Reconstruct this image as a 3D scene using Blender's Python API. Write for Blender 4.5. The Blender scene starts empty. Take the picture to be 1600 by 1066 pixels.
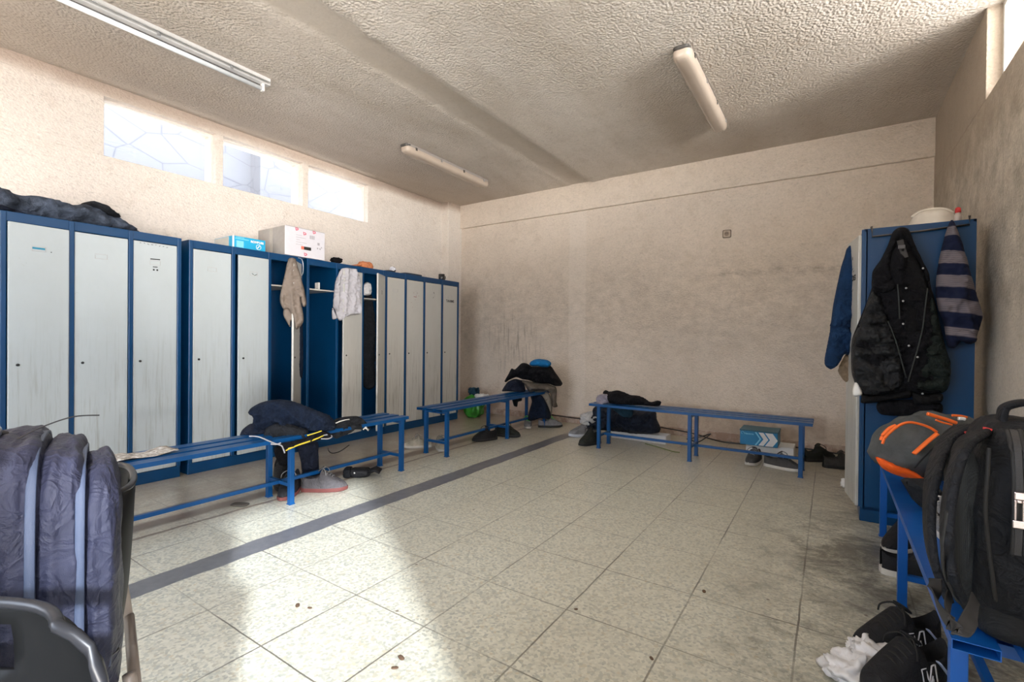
import bpy, bmesh, math, random
from mathutils import Vector, Matrix, noise, geometry
random.seed(7)
PI = math.pi
C = bpy.context.scene.collection
SC = bpy.context.scene

# ------------------------------------------------------------------ camera
FPX = 747.5; CAM_H = 1.10
YAW, PITCH, ROLL = math.radians(33.667), math.radians(-0.368), math.radians(0.551)
_f = Vector((-math.sin(YAW), math.cos(YAW), 0)); _r = Vector((math.cos(YAW), math.sin(YAW), 0)); _u = Vector((0, 0, 1))
CF = _f*math.cos(PITCH) + _u*math.sin(PITCH); _u2 = -_f*math.sin(PITCH) + _u*math.cos(PITCH)
CR = _r*math.cos(ROLL) + _u2*math.sin(ROLL); CU = -_r*math.sin(ROLL) + _u2*math.cos(ROLL)
CO = Vector((0, 0, CAM_H))
cd = bpy.data.cameras.new('camera'); cam = bpy.data.objects.new('camera', cd); C.objects.link(cam)
cd.sensor_width = 36; cd.lens = FPX*36/1600; cd.clip_start = 0.05
Mc = Matrix.Identity(4)
for i in range(3):
    Mc[i][0] = CR[i]; Mc[i][1] = CU[i]; Mc[i][2] = -CF[i]; Mc[i][3] = CO[i]
cam.matrix_world = Mc
SC.camera = cam

# ------------------------------------------------------------------ render look
SC.view_settings.view_transform = 'Standard'; SC.view_settings.look = 'None'
SC.view_settings.gamma = 1; SC.view_settings.exposure = 0.05
SC.view_settings.use_curve_mapping = False
SC.cycles.use_denoising = True
SC.cycles.max_bounces = 8; SC.cycles.diffuse_bounces = 5; SC.cycles.glossy_bounces = 4
SC.cycles.transparent_max_bounces = 12
SC.cycles.caustics_reflective = False; SC.cycles.caustics_refractive = False
SC.cycles.sample_clamp_indirect = 6

# ------------------------------------------------------------------ world: bright sky above, sunlit ground below the horizon
W = bpy.data.worlds.new('world'); SC.world = W; W.use_nodes = True
nt = W.node_tree; nt.nodes.clear()
tc = nt.nodes.new('ShaderNodeTexCoord'); sp = nt.nodes.new('ShaderNodeSeparateXYZ'); rp = nt.nodes.new('ShaderNodeValToRGB')
bg = nt.nodes.new('ShaderNodeBackground'); wo = nt.nodes.new('ShaderNodeOutputWorld')
mr = nt.nodes.new('ShaderNodeMapRange'); mr.inputs[1].default_value = -1; mr.inputs[2].default_value = 1
nt.links.new(tc.outputs['Generated'], sp.inputs[0]); nt.links.new(sp.outputs[2], mr.inputs[0]); nt.links.new(mr.outputs[0], rp.inputs[0])
e = rp.color_ramp.elements
e[0].position = 0.0; e[0].color = (1.0, 0.93, 0.86, 1)
e[1].position = 1.0; e[1].color = (0.50, 0.62, 0.85, 1)
q = e.new(0.49); q.color = (0.95, 0.88, 0.82, 1)
q = e.new(0.51); q.color = (0.80, 0.88, 1.0, 1)
WORLD_STRENGTH = 12.5; LOBE = 4.5
bg.inputs[1].default_value = WORLD_STRENGTH
# a bright sunlit yard surface low on the right-hand side
vm = nt.nodes.new('ShaderNodeVectorMath'); vm.operation = 'DOT_PRODUCT'; nt.links.new(tc.outputs['Generated'], vm.inputs[0]); vm.inputs[1].default_value = Vector((0.85, -0.50, -0.11)).normalized()
lb = nt.nodes.new('ShaderNodeMapRange'); lb.interpolation_type = 'SMOOTHSTEP'; nt.links.new(vm.outputs['Value'], lb.inputs[0])
lb.inputs[1].default_value = 0.955; lb.inputs[2].default_value = 0.995; lb.inputs[3].default_value = 0.0; lb.inputs[4].default_value = LOBE
mx = nt.nodes.new('ShaderNodeMix'); mx.data_type = 'RGBA'; mx.blend_type = 'ADD'; mx.clamp_result = False; mx.inputs[0].default_value = 1.0
vs_ = nt.nodes.new('ShaderNodeVectorMath'); vs_.operation = 'SCALE'; vs_.inputs[0].default_value = (1.0, 0.93, 0.86); nt.links.new(lb.outputs[0], vs_.inputs['Scale'])
nt.links.new(rp.outputs[0], mx.inputs[6]); nt.links.new(vs_.outputs[0], mx.inputs[7])
nt.links.new(mx.outputs[2], bg.inputs[0]); nt.links.new(bg.outputs[0], wo.inputs[0])

ZC = 3.09; XL = -4.82; XR = 0.75; YB = 5.60; YF = -1.6
def portal(x, y, z, sx, sy, rot):
    l = bpy.data.lights.new('window_daylight_portal', 'AREA'); l.shape = 'RECTANGLE'; l.size = sx; l.size_y = sy
    l.cycles.is_portal = True
    o = bpy.data.objects.new('window_daylight_portal', l); C.objects.link(o)
    o.location = (x, y, z); o.rotation_euler = rot
portal(XR+0.06, 1.2, 2.81, 0.52, 5.4, (0, PI/2, 0))          # right-hand clerestory, shining to -X
portal(-2.2, YF-0.04, 1.75, 2.0, 1.5, (-PI/2, 0, 0))          # added fill window behind the photographer, shining to +Y
portal(XL-0.08, 2.67, 2.76, 0.47, 2.62, (0, -PI/2, 0))        # left-hand windows, shining to +X

portal(XR+0.10, -0.44, 1.05, 2.1, 1.1, (0, PI/2, 0))           # added doorway beside the photographer
sl = bpy.data.lights.new('sun', 'SUN'); sl.energy = 10.0; sl.angle = math.radians(2.6); sl.color = (0.88, 0.93, 1.0)
so = bpy.data.objects.new('sun', sl); C.objects.link(so)
so.rotation_euler = Vector((-0.85*0.905, 0.53*0.905, -0.405)).to_track_quat('-Z', 'Y').to_euler()

# ------------------------------------------------------------------ node material helpers
def srgb(r, g, b):
    f = lambda c: (c/255/12.92) if c/255 <= 0.04045 else ((c/255+0.055)/1.055)**2.4
    return (f(r), f(g), f(b), 1)
class N:
    """tiny node-graph writer"""
    def __init__(s, name):
        s.m = bpy.data.materials.new(name); s.m.use_nodes = True; s.t = s.m.node_tree; s.t.nodes.clear()
        s.out = s.t.nodes.new('ShaderNodeOutputMaterial'); s.b = s.t.nodes.new('ShaderNodeBsdfPrincipled')
        s.t.links.new(s.b.outputs[0], s.out.inputs[0]); s.tc = s.t.nodes.new('ShaderNodeTexCoord'); s.co = s.tc.outputs['Object']
    def n(s, ty, **kw):
        o = s.t.nodes.new('ShaderNode'+ty)
        for k, v in kw.items(): setattr(o, k, v)
        return o
    def put(s, sock, v):
        if isinstance(v, bpy.types.NodeSocket): s.t.links.new(v, sock)
        elif v is not None: sock.default_value = v
    def math(s, op, a, b=0.0, c=0.0, clamp=False):
        o = s.n('Math', operation=op, use_clamp=clamp); s.put(o.inputs[0], a); s.put(o.inputs[1], b); s.put(o.inputs[2], c); return o.outputs[0]
    def scale(s, v, co=None):
        o = s.n('Mapping'); s.put(o.inputs[0], co or s.co); o.inputs['Scale'].default_value = v; return o.outputs[0]
    def noise(s, sc, det=3, rough=0.5, co=None, dist=0.0):
        o = s.n('TexNoise'); s.put(o.inputs['Vector'], co or s.co); o.inputs['Scale'].default_value = sc
        o.inputs['Detail'].default_value = det; o.inputs['Roughness'].default_value = rough; o.inputs['Distortion'].default_value = dist
        return o.outputs[0]
    def voro(s, sc, co=None, feat='F1', rnd=1.0):
        o = s.n('TexVoronoi', feature=feat); s.put(o.inputs['Vector'], co or s.co); o.inputs['Scale'].default_value = sc
        o.inputs['Randomness'].default_value = rnd; return o
    def ramp(s, fac, *st):
        o = s.n('ValToRGB'); s.put(o.inputs[0], fac); el = o.color_ramp.elements
        el[0].position, el[0].color = st[0][0], tuple(st[0][1]) if hasattr(st[0][1], '__len__') else (st[0][1],)*3+(1,)
        el[1].position, el[1].color = st[-1][0], tuple(st[-1][1]) if hasattr(st[-1][1], '__len__') else (st[-1][1],)*3+(1,)
        for p, c in st[1:-1]:
            q = el.new(p); q.color = tuple(c) if hasattr(c, '__len__') else (c,)*3+(1,)
        return o.outputs[0]
    def mix(s, fac, a, b, mode='MIX'):
        o = s.n('Mix', data_type='RGBA', blend_type=mode); s.put(o.inputs[0], fac); s.put(o.inputs[6], a); s.put(o.inputs[7], b); return o.outputs[2]
    def band(s, v, lo, hi, soft):
        """1 inside lo..hi with soft edges"""
        a = s.n('MapRange', interpolation_type='SMOOTHSTEP'); s.put(a.inputs[0], v); a.inputs[1].default_value = lo-soft; a.inputs[2].default_value = lo+soft
        b = s.n('MapRange', interpolation_type='SMOOTHSTEP'); s.put(b.inputs[0], v); b.inputs[1].default_value = hi-soft; b.inputs[2].default_value = hi+soft
        b.inputs[3].default_value = 1; b.inputs[4].default_value = 0
        return s.math('MULTIPLY', a.outputs[0], b.outputs[0])
    def xyz(s, co=None):
        o = s.n('SeparateXYZ'); s.put(o.inputs[0], co or s.co); return o.outputs
    def bump(s, h, st=0.3, dist=0.01):
        o = s.n('Bump'); s.put(o.inputs['Height'], h); o.inputs['Strength'].default_value = st; o.inputs['Distance'].default_value = dist
        s.t.links.new(o.outputs[0], s.b.inputs['Normal'])
    def fin(s, col=None, rough=None, metal=None, spec=None):
        if col is not None: s.put(s.b.inputs['Base Color'], col)
        if rough is not None: s.put(s.b.inputs['Roughness'], rough)
        if metal is not None: s.b.inputs['Metallic'].default_value = metal
        if spec is not None: s.b.inputs['Specular IOR Level'].default_value = spec
        return s.m
def plain(name, c, rough=0.5, metal=0.0, var=0.12, sc=30, bs=0.0, bd=0.002, bsc=None, spec=None):
    g = N(name); nn = g.noise(sc, 3)
    dark = tuple(x*(1-var) for x in c[:3])+(1,); lite = tuple(min(1, x*(1+var)) for x in c[:3])+(1,)
    col = g.mix(nn, dark, lite)
    if bs: g.bump(g.noise(bsc or sc*4, 3), bs, bd)
    return g.fin(col, rough, metal, spec)
def fabric(name, c, rough=0.9, wsc=900, bs=0.35, fold=0.5, sheen=0.0, var=0.25):
    g = N(name); a = g.noise(14, 4, 0.6); w = g.noise(wsc, 2)
    col = g.mix(g.ramp(a, (0.3, 0.0), (0.7, 1.0)), tuple(x*(1-var) for x in c[:3])+(1,), tuple(min(1, x*(1+var)) for x in c[:3])+(1,))
    h = g.math('ADD', g.math('MULTIPLY', g.noise(22, 4, 0.55, dist=0.6), fold*3), g.math('MULTIPLY', w, 0.12))
    cr_ = g.math('POWER', g.math('SUBTRACT', 1.0, g.math('ABSOLUTE', g.math('MULTIPLY', g.math('SUBTRACT', g.noise(17, 3, 0.5, dist=1.2), 0.5), 5.0)), clamp=True), 2.0)
    h = g.math('ADD', h, g.math('MULTIPLY', cr_, fold*0.9))
    g.bump(h, min(1, bs*2.0), 0.012); g.b.inputs['Sheen Weight'].default_value = sheen
    return g.fin(col, rough, spec=0.2)

def stucco(name, tint, dirt_fn=None, bump=0.55, sc=38, amount=0.35, bump_fn=None):
    g = N(name); x, y, z = g.xyz()
    a = g.noise(1.1, 5, 0.6); b = g.noise(5.5, 6, 0.65, dist=0.4); fine = g.noise(75, 3, 0.7)
    dk = tuple(v*0.70 for v in tint[:3])+(1,)
    col = g.mix(g.ramp(a, (0.35, 0.0), (0.7, amount)), tint, dk)
    col = g.mix(g.ramp(b, (0.52, 0.0), (0.85, 0.45)), col, tuple(v*q for v, q in zip(tint[:3], (0.62, 0.56, 0.48)))+(1,))
    speck = g.ramp(g.noise(26, 5, 0.85, co=g.scale((1, 1, 2.2))), (0.54, 0.0), (0.72, 0.42))
    col = g.mix(g.ramp(g.noise(48, 4, 0.8), (0.35, 0.22), (0.6, 0.0)), col, tuple(v*0.5 for v in tint[:3])+(1,))
    col = g.mix(speck, col, (0.20, 0.17, 0.14, 1))
    if dirt_fn: col = dirt_fn(g, col, x, y, z)
    hb = g.math('ADD', g.noise(sc, 4, 0.6, co=g.scale((1, 1, 1.7))), g.math('MULTIPLY', g.voro(sc*1.6).outputs[0], 0.5))
    if bump_fn: hb = bump_fn(g, x, y, z)
    g.bump(hb, bump, 0.012)
    return g.fin(col, 0.92, spec=0.2)

CREAM = (0.78, 0.68, 0.58, 1)
GRIME = (0.17, 0.145, 0.115, 1)
def dirt_back(g, col, x, y, z):
    wob = g.math('MULTIPLY', g.math('SUBTRACT', g.noise(3.0, 5, 0.7), 0.5), 0.7)
    zz = g.math('ADD', z, wob)
    tex = g.ramp(g.noise(9, 6, 0.75, co=g.scale((0.9, 1, 1.5))), (0.36, 0.0), (0.66, 1.0))
    m = g.math('MULTIPLY', g.band(zz, 0.9, 2.0, 0.45), g.math('ADD', g.math('MULTIPLY', tex, 0.26), 0.12))
    col = g.mix(m, col, GRIME)
    line = g.math('MULTIPLY', g.band(g.math('ADD', z, g.math('MULTIPLY', wob, 0.14)), 1.79, 1.84, 0.035), g.band(x, -1.0, 0.25, 0.25))
    col = g.mix(g.math('MULTIPLY', line, g.math('MULTIPLY', tex, 0.6)), col, GRIME)
    drip = g.ramp(g.noise(40, 2, 0.6, co=g.scale((1, 1, 0.06))), (0.52, 0.0), (0.66, 1.0))
    dm = g.math('MULTIPLY', g.band(x, -4.15, -3.35, 0.2), g.band(zz, 0.75, 1.35, 0.25))
    col = g.mix(g.math('MULTIPLY', g.math('MULTIPLY', dm, drip), 0.42), col, (0.13, 0.11, 0.09, 1))
    low = g.math('MULTIPLY', g.band(zz, -0.1, 0.32, 0.14), g.band(x, -5, -3.2, 0.3))
    col = g.mix(g.math('MULTIPLY', low, 0.55), col, (0.42, 0.27, 0.20, 1))
    rust = g.math('MULTIPLY', g.band(z, -1, 0.36, 0.02), g.band(x, -1.6, -0.02, 0.03))
    col = g.mix(g.math('MULTIPLY', rust, g.ramp(g.noise(6, 5, 0.7), (0.4, 0.15), (0.6, 0.6))), col, (0.36, 0.27, 0.21, 1))
    patch = g.band(g.math('ADD', x, g.math('MULTIPLY', wob, 0.06)), -2.86, -2.62, 0.015)      # plastered strip where a partition was
    return g.mix(g.math('MULTIPLY', patch, 0.25), col, (0.80, 0.73, 0.66, 1))
def dirt_right(g, col, x, y, z):
    wob = g.math('MULTIPLY', g.math('SUBTRACT', g.noise(2.6, 5, 0.7), 0.5), 0.9)
    zz = g.math('ADD', z, wob)
    tex = g.ramp(g.noise(7, 6, 0.75), (0.35, 0.0), (0.65, 1.0))
    m = g.math('MULTIPLY', g.band(zz, 1.2, 2.55, 0.3), g.math('MULTIPLY', tex, 0.55))
    col = g.mix(m, col, GRIME)
    top = g.math('MULTIPLY', g.band(zz, 2.3, 3.3, 0.25), g.band(y, 3.2, 6, 0.4))
    col = g.mix(g.math('MULTIPLY', top, 0.55), col, (0.30, 0.23, 0.17, 1))
    return col
def dirt_left(g, col, x, y, z):
    top = g.band(g.math('ADD', z, g.math('MULTIPLY', g.math('SUBTRACT', g.noise(3, 4), 0.5), 0.12)), 3.0, 3.5, 0.05)
    return g.mix(g.math('MULTIPLY', top, 0.55), col, (0.36, 0.24, 0.17, 1))
def tone_ceiling(g, col, x, y, z):
    big = g.ramp(g.noise(0.8, 4, 0.6, co=g.scale((1.6, 0.5, 1)), dist=0.5), (0.38, 0.0), (0.72, 0.45))
    col = g.mix(big, col, (0.40, 0.33, 0.25, 1))
    xw = g.math('ADD', x, g.math('MULTIPLY', g.math('SUBTRACT', g.noise(2.2, 3), 0.5), 0.14))
    s1 = g.band(xw, -2.84, -2.56, 0.03)
    col = g.mix(g.math('MULTIPLY', s1, 0.45), col, (0.50, 0.44, 0.37, 1))
    left = g.band(xw, -9, -3.75, 0.9)  # browner towards the left wall
    col = g.mix(g.math('MULTIPLY', left, 0.45), col, (0.43, 0.34, 0.26, 1))
    corner_tone = g.math('MULTIPLY', g.band(x, -1.4, 0.9, 0.5), g.band(y, 3.4, 6, 0.8))  # browner over the back right corner
    return g.mix(g.math('MULTIPLY', corner_tone, 0.28), col, (0.34, 0.26, 0.19, 1))

M_BACK = stucco('cream_plaster_back', CREAM, dirt_back)
M_RIGHT = stucco('cream_plaster_right', (0.70, 0.62, 0.52, 1), dirt_right)
M_LEFT = stucco('cream_plaster_left', (0.80, 0.73, 0.66, 1), dirt_left, amount=0.12)
def popcorn(g, x, y, z):
    v = g.voro(62, co=g.scale((1, 1, 1)), feat='SMOOTH_F1'); blob = g.ramp(v.outputs[0], (0.10, 1.0), (0.75, 0.0))
    k = g.math('ADD', g.math('MULTIPLY', blob, 1.0), g.math('MULTIPLY', g.noise(90, 3, 0.7), 0.6))
    patch = g.ramp(g.noise(1.3, 4, 0.6), (0.30, 0.25), (0.60, 1.0))
    xw = g.math('ADD', x, g.math('MULTIPLY', g.math('SUBTRACT', g.noise(2.2, 3), 0.5), 0.14))
    smooth = g.math('SUBTRACT', 1.0, g.math('MULTIPLY', g.band(xw, -2.84, -2.56, 0.03), 0.93))
    return g.math('MULTIPLY', g.math('MULTIPLY', k, patch), smooth)
M_CEIL = stucco('rough_cast_ceiling', (0.80, 0.74, 0.68, 1), tone_ceiling, bump=0.62, sc=30, bump_fn=popcorn)
M_BEAM = stucco('cream_plaster_beam', CREAM)

def floor_material():
    g = N('terrazzo_floor'); x, y, z = g.xyz()
    warm = g.n('Mapping'); g.put(warm.inputs[0], g.co)
    v = g.voro(95, rnd=1.0); chipcol = g.ramp(v.outputs['Color'], (0.0, (0.42, 0.43, 0.35, 1)), (0.45, (0.70, 0.69, 0.58, 1)), (0.75, (0.30, 0.33, 0.30, 1)), (1.0, (0.60, 0.50, 0.32, 1)))
    v2 = g.voro(52); c2 = g.ramp(v2.outputs['Distance'], (0.18, 1.0), (0.34, 0.0))
    base = (0.60, 0.60, 0.50, 1)
    col = g.mix(0.75, base, chipcol)
    pick = g.ramp(v2.outputs['Color'], (0.62, 0.0), (0.66, 1.0))
    col = g.mix(g.math('MULTIPLY', g.math('MULTIPLY', c2, pick), 0.55), col, (0.30, 0.33, 0.32, 1))
    col = g.mix(g.ramp(g.noise(1.6, 5, 0.6), (0.4, 0.0), (0.75, 0.3)), col, (0.46, 0.42, 0.32, 1))
    # tile joints
    wv = g.math('MULTIPLY', g.math('SUBTRACT', g.noise(8, 2), 0.5), 0.006)
    def joint(v, off, pitch, w):
        t = g.math('DIVIDE', g.math('SUBTRACT', g.math('ADD', v, wv), off), pitch)
        fr = g.math('ABSOLUTE', g.math('SUBTRACT', g.math('FRACT', g.math('ADD', t, 0.5)), 0.5))
        return g.math('LESS_THAN', g.math('MULTIPLY', fr, pitch), w)
    jw = g.ramp(g.noise(1.7, 2), (0.35, 0.25), (0.6, 1.0))
    j = g.math('MAXIMUM', joint(x, -0.093, 0.3935, 0.0034), joint(y, 1.737, 0.410, 0.0028))
    # dirt: dark smears toward the right-hand bench
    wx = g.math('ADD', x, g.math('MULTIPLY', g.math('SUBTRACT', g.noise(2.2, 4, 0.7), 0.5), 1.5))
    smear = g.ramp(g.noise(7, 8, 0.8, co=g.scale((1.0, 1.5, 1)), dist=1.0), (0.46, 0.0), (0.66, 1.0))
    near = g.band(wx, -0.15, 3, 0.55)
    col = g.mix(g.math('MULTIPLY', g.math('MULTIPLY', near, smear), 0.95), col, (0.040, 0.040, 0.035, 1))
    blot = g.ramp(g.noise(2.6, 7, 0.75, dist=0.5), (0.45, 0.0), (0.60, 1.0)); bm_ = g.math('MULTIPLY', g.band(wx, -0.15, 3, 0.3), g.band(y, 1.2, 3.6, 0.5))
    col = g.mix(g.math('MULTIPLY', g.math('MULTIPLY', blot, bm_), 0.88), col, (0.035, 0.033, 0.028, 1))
    col = g.mix(g.math('MULTIPLY', g.band(wx, -0.9, 3, 0.5), 0.22), col, (0.30, 0.27, 0.20, 1))
    col = g.mix(g.math('MULTIPLY', g.band(y, 4.2, 7, 0.8), 0.30), col, (0.38, 0.29, 0.22, 1))
    sp = g.ramp(g.noise(16, 6, 0.85, co=g.scale((1, 1.7, 1)), dist=1.4), (0.60, 0.0), (0.70, 1.0))
    col = g.mix(g.math('MULTIPLY', sp, 0.7), col, (0.10, 0.10, 0.085, 1))
    dots = g.voro(6.5); dm = g.math('MULTIPLY', g.ramp(dots.outputs['Distance'], (0.03, 1.0), (0.06, 0.0)), g.ramp(dots.outputs['Color'], (0.45, 0.0), (0.5, 1.0)))
    col = g.mix(g.math('MULTIPLY', dm, 0.85), col, (0.10, 0.07, 0.05, 1))
    col = g.mix(g.math('MULTIPLY', j, g.math('MULTIPLY', jw, 0.85)), col, (0.07, 0.06, 0.045, 1))
    # bench-slat shadows painted as brown stripes on the floor by the lockers
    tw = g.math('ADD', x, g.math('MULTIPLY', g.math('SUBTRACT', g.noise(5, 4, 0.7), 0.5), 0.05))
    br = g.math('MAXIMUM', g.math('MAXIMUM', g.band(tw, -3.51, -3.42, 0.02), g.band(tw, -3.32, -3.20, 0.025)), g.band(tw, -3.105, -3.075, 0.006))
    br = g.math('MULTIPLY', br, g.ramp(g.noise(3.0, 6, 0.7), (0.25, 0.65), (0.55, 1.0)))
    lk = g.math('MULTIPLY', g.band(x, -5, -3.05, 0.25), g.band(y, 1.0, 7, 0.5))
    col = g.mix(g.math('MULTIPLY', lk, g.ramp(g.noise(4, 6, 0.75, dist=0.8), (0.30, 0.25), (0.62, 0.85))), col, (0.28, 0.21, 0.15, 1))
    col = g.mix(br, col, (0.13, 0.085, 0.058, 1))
    # cement strip
    sw = g.math('ADD', x, g.math('MULTIPLY', g.math('SUBTRACT', g.noise(3.2, 4, 0.6), 0.5), 0.05))
    st = g.math('MULTIPLY', g.band(sw, -2.555, -2.405, 0.004), g.band(y, -9, 4.95, 0.12))
    scol = g.mix(g.ramp(g.noise(18, 5, 0.7), (0.3, 0.0), (0.7, 1.0)), (0.105, 0.11, 0.125, 1), (0.165, 0.17, 0.185, 1))
    col = g.mix(st, col, scol)
    rough = g.math('ADD', g.math('MULTIPLY', g.noise(3.5, 5, 0.7), 0.16), 0.26)
    rough = g.math('ADD', rough, g.math('MULTIPLY', g.band(x, -0.4, 3, 0.7), 0.2))
    g.bump(g.math('SUBTRACT', g.math('MULTIPLY', g.noise(60, 3), 0.35), g.math('MULTIPLY', j, 0.8)), 0.25, 0.003)
    g.b.inputs['Coat Weight'].default_value = 0.5; g.b.inputs['Coat Roughness'].default_value = 0.30; g.b.inputs['Coat IOR'].default_value = 1.55
    return g.fin(col, rough, spec=0.5)
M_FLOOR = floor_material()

def door_material(name, tint=(0.44, 0.49, 0.51, 1), grime=0.5):
    g = N(name); x, y, z = g.xyz()
    a = g.noise(2.5, 5, 0.7, co=g.scale((1, 1, 0.6)))
    col = g.mix(g.ramp(a, (0.35, 0.0), (0.75, 0.22)), tint, (0.30, 0.31, 0.28, 1))
    st = g.ramp(g.noise(60, 3, 0.7, co=g.scale((1, 1, 0.05))), (0.50, 0.0), (0.72, 1.0))
    low = g.band(z, -1, 0.9, 0.5)
    col = g.mix(g.math('MULTIPLY', g.math('MULTIPLY', st, low), grime), col, (0.22, 0.20, 0.17, 1))
    sp = g.ramp(g.noise(22, 6, 0.8, co=g.scale((1, 1, 0.6)), dist=1.0), (0.66, 0.0), (0.72, 0.5))
    col = g.mix(sp, col, (0.12, 0.10, 0.09, 1))
    g.bump(g.noise(3.0, 3), 0.35, 0.02)
    return g.fin(col, 0.34, spec=0.5)
M_DOOR = door_material('locker_door_grey_white')
M_DOOR2 = door_material('locker_door_warm_white', (0.50, 0.495, 0.465, 1), 0.7)
M_DOORE = plain('worn_cream_door_edge', (0.55, 0.52, 0.46, 1), 0.5, var=0.2)
def painted(name, c, chip=(0.25, 0.23, 0.22, 1), rough=0.35, amt=1.0):
    g = N(name)
    ch = g.ramp(g.noise(38, 5, 0.75), (0.70, 0.0), (0.73, amt)); v = g.noise(4, 4)
    col = g.mix(v, tuple(q*0.8 for q in c[:3])+(1,), tuple(q*1.2 for q in c[:3])+(1,)); col = g.mix(ch, col, chip)
    g.bump(g.noise(30, 3), 0.12, 0.004)
    return g.fin(col, g.math('ADD', g.math('MULTIPLY', g.noise(9, 3), 0.2), rough-0.1), spec=0.4)
M_LBLUE = painted('locker_blue_paint', (0.001, 0.042, 0.125, 1), amt=0.4)
M_BBLUE = painted('bench_blue_paint', (0.001, 0.062, 0.21, 1), (0.05, 0.06, 0.08, 1), amt=0.7)
M_RBLUE = painted('bench_royal_blue_paint', (0.004, 0.085, 0.36, 1), (0.16, 0.04, 0.22, 1), amt=0.8)
M_STEEL = plain('galvanised_steel', (0.55, 0.56, 0.58, 1), 0.35, 0.9)
M_DKMET = plain('dark_steel_wire', (0.09, 0.08, 0.075, 1), 0.4, 0.7)
M_BLACK = plain('black_plastic', (0.012, 0.012, 0.014, 1), 0.35)
M_WHITE = plain('white_paint', (0.78, 0.77, 0.74, 1), 0.5)
M_PAPER = plain('white_paper', (0.80, 0.79, 0.76, 1), 0.8, var=0.05)
M_INK = plain('black_ink', (0.015, 0.015, 0.015, 1), 0.7)
M_SHELF = plain('dusty_grey_shelf', (0.50, 0.49, 0.46, 1), 0.5, var=0.3, sc=8)

def glass_material():
    m = bpy.data.materials.new('window_glass'); m.use_nodes = True; t = m.node_tree; t.nodes.clear()
    o = t.nodes.new('ShaderNodeOutputMaterial'); mx = t.nodes.new('ShaderNodeMixShader'); tr = t.nodes.new('ShaderNodeBsdfTransparent')
    gl = t.nodes.new('ShaderNodeBsdfGlossy'); gl.inputs['Roughness'].default_value = 0.03; lw = t.nodes.new('ShaderNodeLayerWeight'); lw.inputs[0].default_value = 0.5; pw = t.nodes.new('ShaderNodeMath'); pw.operation = 'POWER'; pw.inputs[1].default_value = 5.0; t.links.new(lw.outputs['Facing'], pw.inputs[0]); fr = t.nodes.new('ShaderNodeMapRange'); fr.inputs[3].default_value = 0.04; fr.inputs[4].default_value = 0.45; t.links.new(pw.outputs[0], fr.inputs[0])
    tr.inputs[0].default_value = (0.93, 0.95, 0.96, 1)
    t.links.new(fr.outputs[0], mx.inputs[0]); t.links.new(tr.outputs[0], mx.inputs[1]); t.links.new(gl.outputs[0], mx.inputs[2]); t.links.new(mx.outputs[0], o.inputs[0])
    return m
M_GLASS = glass_material()

# ------------------------------------------------------------------ mesh helpers
MW = {}
def mw(o): return MW.get(o.name, Matrix.Identity(4))
def thing(name, label, cat, loc=(0, 0, 0), rz=0, group=None):
    o = bpy.data.objects.new(name, None); C.objects.link(o); o.empty_display_size = 0.1
    o.location = loc; o.rotation_euler = (0, 0, rz); o['label'] = label; o['category'] = cat
    if group: o['group'] = group
    MW[o.name] = Matrix.Translation(Vector(loc)) @ Matrix.Rotation(rz, 4, 'Z')
    return o
def tag(o, label, cat, group=None):
    o['label'] = label; o['category'] = cat
    if group: o['group'] = group
    return o
def obj(name, bm, mat, parent=None, smooth=False, world=False, bevel=0, label=None, sub=0, auto=None):
    """link one mesh object; world=True means vertices are given in world coordinates"""
    me = bpy.data.meshes.new(name); bm.normal_update(); bm.to_mesh(me); bm.free()
    if isinstance(mat, (list, tuple)):
        for m in mat: me.materials.append(m)
    else: me.materials.append(mat)
    o = bpy.data.objects.new(name, me); C.objects.link(o)
    if parent is not None:
        o.parent = parent
        if world: me.transform(mw(parent).inverted())
        MW[o.name] = mw(parent).copy()
    if smooth:
        for p in me.polygons: p.use_smooth = True
    if bevel:
        b = o.modifiers.new('bevel', 'BEVEL'); b.width = bevel; b.segments = 2; b.limit_method = 'ANGLE'; b.angle_limit = 0.7
    if sub:
        s = o.modifiers.new('sub', 'SUBSURF'); s.levels = sub; s.render_levels = sub
    if label: o['label'] = label
    return o
def struct(name, bm, mat, **k):
    o = obj(name, bm, mat, **k)
    o['kind'] = 'structure'; return o
def bx(bm, x0, x1, y0, y1, z0, z1, mtx=None, mi=0):
    vs = [Vector((x, y, z)) for x in (x0, x1) for y in (y0, y1) for z in (z0, z1)]
    if mtx: vs = [mtx @ v for v in vs]
    v = [bm.verts.new(p) for p in vs]
    for f in ((0, 1, 3, 2), (4, 6, 7, 5), (0, 4, 5, 1), (2, 3, 7, 6), (0, 2, 6, 4), (1, 5, 7, 3)):
        fc = bm.faces.new([v[i] for i in f]); fc.material_index = mi
def box(x0, x1, y0, y1, z0, z1, mtx=None):
    bm = bmesh.new(); bx(bm, x0, x1, y0, y1, z0, z1, mtx); return bm
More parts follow.
